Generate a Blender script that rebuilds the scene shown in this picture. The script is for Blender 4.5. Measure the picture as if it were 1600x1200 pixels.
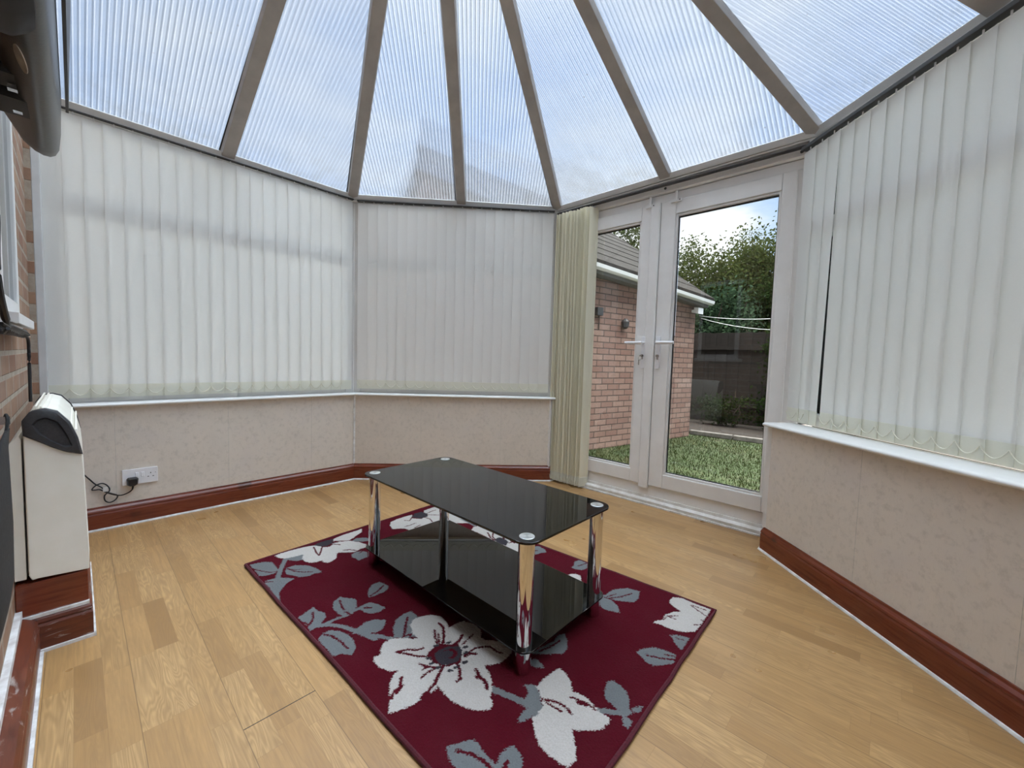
import bpy, math, random
import numpy as np
from mathutils import Vector, Matrix

for _o in list(bpy.data.objects):
    bpy.data.objects.remove(_o)
SC = bpy.context.scene
COL = SC.collection
random.seed(7)
NR = np.random.default_rng(11)

# ------------------------------------------------------------------ camera
# World axes: x runs along the brick house wall, y points away from the house, z up, metres.
PITCH, ROLL, YAW = 0.0595, 0.029, math.radians(43)
cam_data = bpy.data.cameras.new('camera')
cam = bpy.data.objects.new('camera', cam_data)
COL.objects.link(cam)
Fv = Vector((0, math.cos(PITCH), -math.sin(PITCH)))
Rv = Vector((1, 0, 0))
Uv = Rv.cross(Fv)
R2 = math.cos(ROLL) * Rv + math.sin(ROLL) * Uv
U2 = -math.sin(ROLL) * Rv + math.cos(ROLL) * Uv
RZ = Matrix.Rotation(YAW, 3, 'Z')
Fv, R2, U2 = RZ @ Fv, RZ @ R2, RZ @ U2
cam.matrix_world = Matrix(((R2.x, U2.x, -Fv.x, 0), (R2.y, U2.y, -Fv.y, 0), (R2.z, U2.z, -Fv.z, 1.0), (0, 0, 0, 1)))
cam_data.sensor_width = 36.0
cam_data.sensor_fit = 'HORIZONTAL'
cam_data.lens = 637.0 / 1600.0 * 36.0
cam_data.clip_start = 0.02
cam_data.clip_end = 200
SC.camera = cam

# ------------------------------------------------------------------ exposure
SC.view_settings.view_transform = 'Standard'
SC.view_settings.look = 'None'
SC.view_settings.gamma = 1.0
SC.view_settings.use_curve_mapping = False
SC.view_settings.exposure = 0.25

# ------------------------------------------------------------------ sky
world = bpy.data.worlds.new('overcast_sky')
SC.world = world
world.use_nodes = True


class NT:
    """small helper around a node tree"""
    def __init__(self, tree):
        self.t = tree
        tree.nodes.clear()

    def n(self, kind, **kw):
        nd = self.t.nodes.new(kind)
        for k, v in kw.items():
            setattr(nd, k, v)
        return nd

    def l(self, a, b):
        self.t.links.new(a, b)

    def math(self, op, a, b=None, c=None, clamp=False):
        nd = self.n('ShaderNodeMath', operation=op, use_clamp=clamp)
        for i, v in enumerate((a, b, c)):
            if v is None:
                continue
            if isinstance(v, (int, float)):
                nd.inputs[i].default_value = v
            else:
                self.l(v, nd.inputs[i])
        return nd.outputs[0]

    def mix(self, fac, a, b, mode='MIX'):
        nd = self.n('ShaderNodeMix', data_type='RGBA', blend_type=mode)
        for s, v in ((nd.inputs[0], fac), (nd.inputs[6], a), (nd.inputs[7], b)):
            if isinstance(v, (int, float)):
                s.default_value = v
            elif isinstance(v, tuple):
                s.default_value = v if len(v) == 4 else (*v, 1)
            else:
                self.l(v, s)
        return nd.outputs[2]

    def noise(self, vec, scale, detail=3, rough=.5, dist=0, dim='3D'):
        nd = self.n('ShaderNodeTexNoise', noise_dimensions=dim)
        nd.inputs['Scale'].default_value = scale
        nd.inputs['Detail'].default_value = detail
        nd.inputs['Roughness'].default_value = rough
        nd.inputs['Distortion'].default_value = dist
        if vec is not None:
            self.l(vec, nd.inputs['Vector'])
        return nd

    def ramp(self, fac, stops, interp='LINEAR'):
        nd = self.n('ShaderNodeValToRGB')
        cr = nd.color_ramp
        cr.interpolation = interp
        while len(cr.elements) < len(stops):
            cr.elements.new(.5)
        for e, (p, c) in zip(cr.elements, stops):
            e.position = p
            e.color = c if len(c) == 4 else (*c, 1)
        if isinstance(fac, (int, float)):
            nd.inputs[0].default_value = fac
        else:
            self.l(fac, nd.inputs[0])
        return nd.outputs[0]

    def mapping(self, vec, scale=(1, 1, 1), rot=(0, 0, 0), loc=(0, 0, 0)):
        nd = self.n('ShaderNodeMapping')
        nd.inputs['Scale'].default_value = scale
        nd.inputs['Rotation'].default_value = rot
        nd.inputs['Location'].default_value = loc
        self.l(vec, nd.inputs['Vector'])
        return nd.outputs[0]

    def comb(self, x, y, z):
        nd = self.n('ShaderNodeCombineXYZ')
        for i, v in enumerate((x, y, z)):
            if isinstance(v, (int, float)):
                nd.inputs[i].default_value = v
            else:
                self.l(v, nd.inputs[i])
        return nd.outputs[0]


W = NT(world.node_tree)
SKY = 1.0
tc = W.n('ShaderNodeTexCoord')
cl = W.noise(W.mapping(tc.outputs['Generated'], (1.0, 1.0, 2.6), loc=(1.4, .2, .9)), 2.3, 6, .55, .3)
clouds = W.ramp(cl.outputs['Fac'], [(.36, (.40, .60, .95)), (.47, (.62, .77, 1.0)), (.56, (.98, 1.0, 1.04)), (.8, (1.12, 1.1, 1.08))])
sp = W.n('ShaderNodeSeparateXYZ')
W.l(tc.outputs['Generated'], sp.inputs[0])
low = W.ramp(sp.outputs['Z'], [(0.0, (.10, .11, .07)), (.02, (1, 1, 1))])
skyc = W.mix(1.0, clouds, low, 'MULTIPLY')
bg = W.n('ShaderNodeBackground')
W.l(skyc, bg.inputs['Color'])
bg.inputs['Strength'].default_value = SKY
wo = W.n('ShaderNodeOutputWorld')
W.l(bg.outputs[0], wo.inputs['Surface'])

# the sun behind thin cloud: very soft light from high over the garden
sd = bpy.data.lights.new('veiled_sun', 'SUN')
sd.energy = 16.0
sd.angle = math.radians(80)
sd.color = (1.0, .965, .915)
sun = bpy.data.objects.new('veiled_sun', sd)
COL.objects.link(sun)
sun.rotation_euler = Vector((0.05, 0.12, 1.0)).to_track_quat('Z', 'Y').to_euler()


# ------------------------------------------------------------------ materials
def pbsdf(name, color=(.8, .8, .8), rough=.5, metal=0, **kw):
    m = bpy.data.materials.new(name)
    m.use_nodes = True
    t = NT(m.node_tree)
    b = t.n('ShaderNodeBsdfPrincipled')
    o = t.n('ShaderNodeOutputMaterial')
    t.l(b.outputs[0], o.inputs[0])
    b.inputs['Base Color'].default_value = (*color, 1)
    b.inputs['Roughness'].default_value = rough
    b.inputs['Metallic'].default_value = metal
    for k, v in kw.items():
        b.inputs[k].default_value = v
    return m, t, b, o


def bump(t, b, h, strength=.3, dist=.01):
    nd = t.n('ShaderNodeBump')
    nd.inputs['Strength'].default_value = strength
    nd.inputs['Distance'].default_value = dist
    t.l(h, nd.inputs['Height'])
    t.l(nd.outputs[0], b.inputs['Normal'])


def mottled(name, c1, c2, scale=30, rough=.5, bstr=.1, metal=0, detail=4):
    m, t, b, o = pbsdf(name, c1, rough, metal)
    tc = t.n('ShaderNodeTexCoord')
    n = t.noise(tc.outputs['Object'], scale, detail, .6)
    t.l(t.ramp(n.outputs['Fac'], [(.35, c1), (.65, c2)]), b.inputs['Base Color'])
    if bstr:
        bump(t, b, n.outputs['Fac'], bstr, .003)
    return m


M = {}
M['upvc'] = mottled('white_upvc', (.84, .835, .82), (.79, .78, .76), 6, .28, 0)
M['upvc_worn'] = mottled('worn_white_upvc', (.74, .72, .68), (.56, .52, .46), 14, .35, .1)
M['sill'] = mottled('gloss_white_sill', (.84, .84, .82), (.78, .78, .76), 5, .22, 0)
M['alu'] = mottled('grey_glazing_bar', (.36, .34, .325), (.43, .41, .39), 9, .45, 0)
M['alu_post'] = mottled('grey_post', (.56, .57, .57), (.64, .65, .65), 5, .4, 0)
M['gasket'] = pbsdf('black_gasket', (.02, .02, .02), .6)[0]
M['chrome'] = pbsdf('chrome', (.78, .78, .78), .035, 1)[0]
M['black_glass'] = pbsdf('black_glass', (.004, .004, .004), .015, 0, IOR=1.52)[0]
M['dark_plastic'] = mottled('charcoal_plastic', (.030, .030, .032), (.042, .042, .045), 120, .45, .15)
M['black_plastic'] = pbsdf('black_plastic', (.012, .012, .013), .4)[0]
M['navy_plastic'] = pbsdf('dark_navy_plastic', (.003, .004, .008), .6)[0]
M['silver_plastic'] = mottled('grey_silver_plastic', (.050, .050, .048), (.062, .062, .060), 200, .32, .05, .25)
M['cream_metal'] = mottled('cream_enamel', (.89, .865, .77), (.85, .82, .71), 9, .4, .03)
M['white_plastic'] = pbsdf('white_plastic', (.82, .82, .84), .3)[0]
M['label'] = mottled('pale_label', (.6, .58, .52), (.4, .38, .34), 60, .5, 0)
M['white_bead'] = mottled('white_paint_bead', (.80, .80, .79), (.55, .52, .50), 25, .5, .2)
M['steel'] = pbsdf('steel', (.55, .55, .55), .25, 1)[0]
M['black_fabric'] = mottled('black_fabric', (.010, .010, .011), (.02, .02, .02), 90, .9, .3)
M['chain'] = pbsdf('chain_plastic', (.80, .78, .66), .35)[0]
M['gutter'] = pbsdf('white_gutter', (.72, .74, .76), .35)[0]
M['soffit'] = pbsdf('soffit', (.12, .12, .12), .6)[0]

# brushed disc, with a two-lobed sheen painted into its colour
m, t, b, o = pbsdf('brushed_steel_sheen', (.80, .83, .83), .30, 1)
tc = t.n('ShaderNodeTexCoord')
s = t.n('ShaderNodeSeparateXYZ')
t.l(tc.outputs['Object'], s.inputs[0])
an = t.math('ARCTAN2', s.outputs['Y'], s.outputs['X'])
sn = t.math('SINE', t.math('MULTIPLY', an, 2.0))
t.l(t.ramp(t.math('MULTIPLY_ADD', sn, .5, .5), [(0, (.62, .66, .66)), (1, (.92, .95, .95))]), b.inputs['Base Color'])
M['disc'] = m

# slat fabric: thin woven cloth that lets daylight through
def cloth(name, col, trans, rib=0):
    m = bpy.data.materials.new(name)
    m.use_nodes = True
    t = NT(m.node_tree)
    tc = t.n('ShaderNodeTexCoord')
    n = t.noise(t.mapping(tc.outputs['Object'], (1, 1, 6)), 90, 2, .6)
    n2 = t.noise(tc.outputs['Object'], 3.0, 2, .5)
    c = t.mix(n.outputs['Fac'], tuple(v * .95 for v in col), col)
    c = t.mix(t.math('MULTIPLY', n2.outputs['Fac'], .12), c, tuple(v * .8 for v in col))
    d = t.n('ShaderNodeBsdfDiffuse')
    r = t.n('ShaderNodeBsdfTranslucent')
    t.l(c, d.inputs[0])
    t.l(c, r.inputs[0])
    x = t.n('ShaderNodeMixShader')
    x.inputs[0].default_value = trans
    t.l(d.outputs[0], x.inputs[1])
    t.l(r.outputs[0], x.inputs[2])
    o = t.n('ShaderNodeOutputMaterial')
    t.l(x.outputs[0], o.inputs[0])
    return m


M['slat'] = cloth('cream_blind_fabric', (.975, .975, .955), .50)
M['slat_stack'] = cloth('cream_stacked_fabric', (.98, .945, .78), .28)
M['weight'] = cloth('blind_hem', (.95, .945, .86), .50)


def glass_mat(name, tint=(.965, .98, .975), ior=1.45, dirt=0.0):
    m = bpy.data.materials.new(name)
    m.use_nodes = True
    t = NT(m.node_tree)
    tr = t.n('ShaderNodeBsdfTransparent')
    tr.inputs[0].default_value = (*tint, 1)
    gl = t.n('ShaderNodeBsdfGlossy')
    gl.inputs['Roughness'].default_value = 0.0
    fr = t.n('ShaderNodeFresnel')
    fr.inputs['IOR'].default_value = ior
    x = t.n('ShaderNodeMixShader')
    t.l(fr.outputs[0], x.inputs[0])
    t.l(tr.outputs[0], x.inputs[1])
    t.l(gl.outputs[0], x.inputs[2])
    out = x.outputs[0]
    if dirt:
        tc = t.n('ShaderNodeTexCoord')
        n = t.noise(t.mapping(tc.outputs['Object'], (1.5, 1.5, .6)), 2.5, 5, .7)
        f = t.math('MULTIPLY', t.ramp(n.outputs['Fac'], [(.5, (0, 0, 0)), (.8, (1, 1, 1))]), dirt)
        df = t.n('ShaderNodeBsdfDiffuse')
        df.inputs[0].default_value = (.8, .8, .8, 1)
        y = t.n('ShaderNodeMixShader')
        t.l(f, y.inputs[0])
        t.l(out, y.inputs[1])
        t.l(df.outputs[0], y.inputs[2])
        out = y.outputs[0]
    o = t.n('ShaderNodeOutputMaterial')
    t.l(out, o.inputs[0])
    return m


M['glass'] = glass_mat('door_glass', dirt=.02)
M['window_glass'] = glass_mat('window_glass')
M['dark_window'] = pbsdf('dark_window_glass', (.012, .02, .018), .03, 0, IOR=1.5)[0]

# fluted polycarbonate roof sheet: object x runs along the eave, y up the slope
m = bpy.data.materials.new('fluted_polycarbonate')
m.use_nodes = True
t = NT(m.node_tree)
tc = t.n('ShaderNodeTexCoord')
s = t.n('ShaderNodeSeparateXYZ')
t.l(tc.outputs['Object'], s.inputs[0])
fx = t.math('MULTIPLY', s.outputs['X'], 1 / .0225)
fr = t.math('FRACT', fx)
tri = t.math('ABSOLUTE', t.math('SUBTRACT', fr, .5))
web = t.ramp(tri, [(.0, (1, 1, 1)), (.10, (.75, .75, .75)), (.20, (.0, .0, .0))])
hil = t.ramp(t.math('ABSOLUTE', t.math('SUBTRACT', fr, .78)), [(.0, (1, 1, 1)), (.13, (0, 0, 0))])
n1 = t.noise(t.mapping(tc.outputs['Object'], (1, .35, 1)), 1.6, 4, .6)
n2 = t.noise(t.mapping(tc.outputs['Object'], (9, .6, 1)), 3.0, 4, .65)
n3 = t.noise(tc.outputs['Object'], 9.0, 5, .7)
# algae and dirt gather towards the eave and in patches
edge = t.ramp(s.outputs['Y'], [(.0, (.55, .55, .55)), (.14, (.16, .16, .16)), (.45, (.04, .04, .04))])
dirt = t.math('MULTIPLY', t.ramp(n3.outputs['Fac'], [(.44, (0, 0, 0)), (.70, (1, 1, 1))]), edge)
tint = t.mix(web, (.625, .675, .735), (.39, .435, .49))
tint = t.mix(t.math('MULTIPLY', n2.outputs['Fac'], .25), tint, (.80, .84, .86))
tint = t.mix(dirt, tint, (.42, .42, .38))
tint = t.mix(t.ramp(n1.outputs['Fac'], [(.40, (0, 0, 0)), (.68, (.45, .45, .45))]), tint, (.50, .57, .66))
vo = t.n('ShaderNodeTexVoronoi')
vo.inputs['Scale'].default_value = 7.0
t.l(tc.outputs['Object'], vo.inputs['Vector'])
speck = t.ramp(vo.outputs['Distance'], [(.018, (1, 1, 1)), (.045, (0, 0, 0))])
tint = t.mix(t.math('MULTIPLY', speck, .55), tint, (.2, .19, .16))
tr = t.n('ShaderNodeBsdfTransparent')
t.l(tint, tr.inputs[0])
rf = t.n('ShaderNodeBsdfRefraction')
rf.inputs['IOR'].default_value = 1.12
rf.inputs['Roughness'].default_value = .22
t.l(tint, rf.inputs[0])
tl = t.n('ShaderNodeBsdfTranslucent')
tl.inputs[0].default_value = (.93, .95, .98, 1)
df = t.n('ShaderNodeBsdfDiffuse')
df.inputs[0].default_value = (.90, .92, .94, 1)
x1 = t.n('ShaderNodeMixShader')
x1.inputs[0].default_value = .6
t.l(tr.outputs[0], x1.inputs[1])
t.l(rf.outputs[0], x1.inputs[2])
x2 = t.n('ShaderNodeMixShader')
x2.inputs[0].default_value = .3
t.l(tl.outputs[0], x2.inputs[1])
t.l(df.outputs[0], x2.inputs[2])
x3 = t.n('ShaderNodeMixShader')
t.l(t.math('MULTIPLY_ADD', hil, .14, t.math('MULTIPLY_ADD', n1.outputs['Fac'], .07, .025)), x3.inputs[0])
t.l(x1.outputs[0], x3.inputs[1])
t.l(x2.outputs[0], x3.inputs[2])
o = t.n('ShaderNodeOutputMaterial')
t.l(x3.outputs[0], o.inputs[0])
M['roof'] = m

# laminate floor: strips run along x
m, t, b, o = pbsdf('oak_laminate', (.6, .4, .2), .3)
tc = t.n('ShaderNodeTexCoord')
s = t.n('ShaderNodeSeparateXYZ')
t.l(tc.outputs['Object'], s.inputs[0])
X, Y = s.outputs['X'], s.outputs['Y']
SW, SL = .0613, .36
ry = t.math('DIVIDE', t.math('ADD', Y, 5 * .184 - .281 + .0), SW)
row = t.math('FLOOR', ry)
wn = t.n('ShaderNodeTexWhiteNoise', noise_dimensions='1D')
t.l(row, wn.inputs['W'])
xo = t.math('ADD', t.math('DIVIDE', X, SL), t.math('MULTIPLY', wn.outputs['Value'], 7.3))
colm = t.math('FLOOR', xo)
wn2 = t.n('ShaderNodeTexWhiteNoise', noise_dimensions='2D')
t.l(t.comb(row, colm, 0), wn2.inputs['Vector'])
rnd = wn2.outputs['Value']
base = t.ramp(rnd, [(0, (.46, .27, .108)), (.3, (.39, .222, .085)), (.6, (.53, .33, .142)), (.85, (.44, .26, .104)), (1, (.31, .17, .063))])
# grain: streaks along the strip plus cathedral rings
gv = t.comb(t.math('MULTIPLY_ADD', rnd, 13.0, t.math('MULTIPLY', X, 2.2)), t.math('MULTIPLY_ADD', rnd, 5.0, t.math('MULTIPLY', Y, 30.0)), 0)
g1 = t.noise(gv, 2.0, 5, .65, .4)
gv2 = t.comb(t.math('MULTIPLY_ADD', rnd, 31.0, t.math('MULTIPLY', X, 2.0)), t.math('MULTIPLY_ADD', rnd, 17.0, t.math('MULTIPLY', Y, 20.0)), 0)
g2 = t.noise(gv2, 1.0, 2, .5, .3)
rings = t.math('SINE', t.math('MULTIPLY', g2.outputs['Fac'], 120.0))
rings = t.math('MULTIPLY_ADD', rings, .5, .5)
rmask = t.ramp(rnd, [(.25, (.25, .25, .25)), (.5, (1, 1, 1))])
c = t.mix(t.math('MULTIPLY', t.math('MULTIPLY', rings, rmask), .50), base, (.27, .15, .06))
c = t.mix(t.ramp(g1.outputs['Fac'], [(.42, (0, 0, 0)), (.72, (.6, .6, .6))]), c, (.29, .165, .07))
g3 = t.noise(t.mapping(tc.outputs['Object'], (6, 160, 1)), 1.0, 2, .6)
c = t.mix(t.ramp(g3.outputs['Fac'], [(.4, (0, 0, 0)), (.7, (.38, .38, .38))]), c, (.27, .155, .065))
# seams
fy = t.math('FRACT', ry)
ey = t.math('MINIMUM', fy, t.math('SUBTRACT', 1.0, fy))
fxx = t.math('FRACT', xo)
ex = t.math('MINIMUM', fxx, t.math('SUBTRACT', 1.0, fxx))
sy = t.ramp(ey, [(.0, (.35, .35, .35)), (.025, (0, 0, 0))])
sx = t.ramp(ex, [(.0, (.35, .35, .35)), (.004, (0, 0, 0))])
c = t.mix(t.math('MAXIMUM', sy, sx), c, (.22, .12, .05))
fb = t.math('FRACT', t.math('DIVIDE', ry, 3.0))
eb = t.math('MINIMUM', fb, t.math('SUBTRACT', 1.0, fb))
sb = t.ramp(eb, [(.0, (.75, .75, .75)), (.008, (0, 0, 0))])
c = t.mix(sb, c, (.12, .07, .03))
# opened end joint of one board
jx = t.math('ABSOLUTE', t.math('ADD', X, 1.198))
jy = t.math('ABSOLUTE', t.math('SUBTRACT', Y, .373))
j = t.math('MULTIPLY', t.math('LESS_THAN', jx, .0016), t.math('LESS_THAN', jy, .092))
c = t.mix(j, c, (.02, .012, .006))
# small specks
vo = t.n('ShaderNodeTexVoronoi')
vo.inputs['Scale'].default_value = 5.0
t.l(tc.outputs['Object'], vo.inputs['Vector'])
c = t.mix(t.ramp(vo.outputs['Distance'], [(.0015, (.6, .6, .6)), (.003, (0, 0, 0))]), c, (.12, .07, .04))
t.l(c, b.inputs['Base Color'])
t.l(t.ramp(t.noise(tc.outputs['Object'], 3, 3, .6).outputs['Fac'], [(.3, (.26, .26, .26)), (.7, (.40, .40, .40))]), b.inputs['Roughness'])
bump(t, b, g3.outputs['Fac'], .05, .001)
M['floor'] = m

# embossed wallpaper
m, t, b, o = pbsdf('beige_wallpaper', (.6, .55, .47), .6)
tc = t.n('ShaderNodeTexCoord')
n1 = t.noise(tc.outputs['Object'], 3.2, 5, .62, .5)
n2 = t.noise(tc.outputs['Object'], 38, 4, .7)
n3 = t.noise(t.mapping(tc.outputs['Object'], (1, 1, .3)), 130, 2, .6)
c = t.ramp(n1.outputs['Fac'], [(.30, (.66, .60, .53)), (.5, (.72, .65, .57)), (.7, (.68, .615, .56))])
c = t.mix(t.ramp(n2.outputs['Fac'], [(.50, (0, 0, 0)), (.72, (.55, .55, .55))]), c, (.49, .44, .38))
c = t.mix(t.math('MULTIPLY', n3.outputs['Fac'], .18), c, (.72, .66, .57))
t.l(c, b.inputs['Base Color'])
bump(t, b, n3.outputs['Fac'], .18, .002)
M['wallpaper'] = m

# reddish varnished skirting
m, t, b, o = pbsdf('mahogany_varnish', (.2, .05, .02), .22)
tc = t.n('ShaderNodeTexCoord')
n1 = t.noise(t.mapping(tc.outputs['Object'], (2, 2, 26)), 3, 4, .6, .4)
n2 = t.noise(tc.outputs['Object'], 6, 2, .5)
c = t.ramp(n1.outputs['Fac'], [(.3, (.115, .020, .009)), (.55, (.185, .040, .017)), (.75, (.14, .028, .012))])
c = t.mix(t.ramp(n2.outputs['Fac'], [(.66, (0, 0, 0)), (.72, (.7, .7, .7))]), c, (.05, .015, .008))
t.l(c, b.inputs['Base Color'])
M['mahogany'] = m
# skirting with smears of old white paint
m, t, b, o = pbsdf('smeared_mahogany', (.2, .05, .02), .35)
tc = t.n('ShaderNodeTexCoord')
n1 = t.noise(t.mapping(tc.outputs['Object'], (2, 2, 26)), 3, 4, .6, .4)
c = t.ramp(n1.outputs['Fac'], [(.3, (.085, .018, .009)), (.55, (.14, .033, .014)), (.75, (.10, .024, .010))])
n2 = t.noise(t.mapping(tc.outputs['Object'], (5, 5, 30)), 2.3, 5, .65, .6)
sm = t.ramp(n2.outputs['Fac'], [(.58, (0, 0, 0)), (.68, (.75, .75, .75))])
c = t.mix(sm, c, (.42, .37, .34))
t.l(c, b.inputs['Base Color'])
M['mahogany_smear'] = m


def brick_mat(name, axis, c1, c2, mortar, bw=.225, bh=.075, msize=.010, stain=0.3):
    m, t, b, o = pbsdf(name, c1, .85)
    tc = t.n('ShaderNodeTexCoord')
    s = t.n('ShaderNodeSeparateXYZ')
    t.l(tc.outputs['Object'], s.inputs[0])
    v = t.comb(s.outputs[axis], s.outputs['Z'], 0)
    br = t.n('ShaderNodeTexBrick')
    br.inputs['Scale'].default_value = 1.0
    br.inputs['Brick Width'].default_value = bw
    br.inputs['Row Height'].default_value = bh
    br.inputs['Mortar Size'].default_value = msize
    br.inputs['Mortar Smooth'].default_value = .3
    br.inputs['Color1'].default_value = (*c1, 1)
    br.inputs['Color2'].default_value = (*c2, 1)
    br.inputs['Mortar'].default_value = (*mortar, 1)
    t.l(v, br.inputs['Vector'])
    n = t.noise(tc.outputs['Object'], 22, 5, .7)
    n2 = t.noise(tc.outputs['Object'], 2.2, 4, .65)
    c = t.mix(t.ramp(n.outputs['Fac'], [(.4, (0, 0, 0)), (.75, (.6, .6, .6))]), br.outputs['Color'], tuple(q * .55 for q in c1))
    c = t.mix(t.math('MULTIPLY', t.ramp(n2.outputs['Fac'], [(.5, (0, 0, 0)), (.7, (1, 1, 1))]), stain), c, mortar)
    t.l(c, b.inputs['Base Color'])
    h = t.math('ADD', t.math('MULTIPLY', br.outputs['Fac'], -1.0), t.math('MULTIPLY', n.outputs['Fac'], .35))
    bump(t, b, h, .7, .006)
    return m


M['brick_house'] = brick_mat('buff_brick', 'X', (.38, .235, .15), (.27, .135, .085), (.42, .36, .29))
M['brick_out'] = brick_mat('pink_brick', 'Y', (.27, .175, .142), (.19, .10, .078), (.05, .035, .03), .215, .075, .007, .12)

# rug yarn, colour from the woven pattern
m, t, b, o = pbsdf('rug_yarn', (.2, .01, .02), .95)
at = t.n('ShaderNodeAttribute', attribute_name='pattern')
tc = t.n('ShaderNodeTexCoord')
n = t.noise(tc.outputs['Object'], 260, 2, .6)
n2 = t.noise(tc.outputs['Object'], 7, 3, .6)
c = t.mix(t.math('MULTIPLY', n.outputs['Fac'], .35), at.outputs['Color'], (.0, .0, .0))
c = t.mix(t.math('MULTIPLY', n2.outputs['Fac'], .03), c, (.25, .22, .2))
t.l(c, b.inputs['Base Color'])
b.inputs['Specular IOR Level'].default_value = .05
bump(t, b, n.outputs['Fac'], .6, .003)
M['rug'] = m

# garden
def leafmat(name, c1, c2, tr=.3):
    m = bpy.data.materials.new(name)
    m.use_nodes = True
    t = NT(m.node_tree)
    tc = t.n('ShaderNodeTexCoord')
    n = t.noise(tc.outputs['Object'], 5, 4, .7)
    c = t.ramp(n.outputs['Fac'], [(.3, c1), (.7, c2)])
    d = t.n('ShaderNodeBsdfDiffuse')
    r = t.n('ShaderNodeBsdfTranslucent')
    t.l(c, d.inputs[0])
    t.l(c, r.inputs[0])
    x = t.n('ShaderNodeMixShader')
    x.inputs[0].default_value = tr
    t.l(d.outputs[0], x.inputs[1])
    t.l(r.outputs[0], x.inputs[2])
    o = t.n('ShaderNodeOutputMaterial')
    t.l(x.outputs[0], o.inputs[0])
    return m


M['leaf_dark'] = leafmat('dark_leaves', (.010, .020, .006), (.026, .042, .013))
M['leaf_mid'] = leafmat('green_leaves', (.036, .058, .016), (.085, .10, .035))
M['leaf_blue'] = leafmat('blue_green_leaves', (.03, .06, .032), (.065, .105, .06))
M['bark'] = mottled('bark', (.07, .05, .035), (.03, .022, .016), 20, .9, .5)
M['bounce_paving'] = mottled('pale_bounce_paving', (.62, .61, .58), (.52, .51, .49), 4, .9, .3)  # pale so that it bounces daylight up onto the blinds
M['soil'] = mottled('soil_and_leaf_litter', (.012, .009, .007), (.035, .027, .02), 18, .95, .5)
m, t, b, o = pbsdf('lawn_grass', (.1, .15, .04), .9)
tc = t.n('ShaderNodeTexCoord')
n = t.noise(tc.outputs['Object'], 2.0, 5, .7)
n2 = t.noise(tc.outputs['Object'], 45, 3, .7)
c = t.ramp(n.outputs['Fac'], [(.3, (.017, .029, .006)), (.55, (.028, .038, .012)), (.75, (.055, .048, .026))])
c = t.mix(t.ramp(n2.outputs['Fac'], [(.4, (0, 0, 0)), (.7, (.6, .6, .6))]), c, (.05, .10, .02))
t.l(c, b.inputs['Base Color'])
bump(t, b, n2.outputs['Fac'], .8, .02)
M['lawn'] = m
m, t, b, o = pbsdf('weathered_fence', (.1, .07, .05), .85)
tc = t.n('ShaderNodeTexCoord')
n = t.noise(t.mapping(tc.outputs['Object'], (1, 1, 12)), 4, 4, .6)
t.l(t.ramp(n.outputs['Fac'], [(.3, (.008, .006, .0045)), (.7, (.018, .013, .010))]), b.inputs['Base Color'])
M['fence'] = m
# concrete roof tiles: courses
M['tile'] = mottled('grey_brown_roof_tile', (.012, .011, .010), (.024, .022, .020), 8, .85, .3)
M['tile'].node_tree.nodes['Principled BSDF'].inputs['Specular IOR Level'].default_value = .15
M['shade_track'] = pbsdf('shade_gap_track', (.05, .05, .05), .5)[0]  # headrail coloured dark to stand for the shadow gap under the beam
M['stone'] = mottled('grey_kerb_stone', (.10, .095, .085), (.17, .16, .145), 12, .9, .4)


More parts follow.
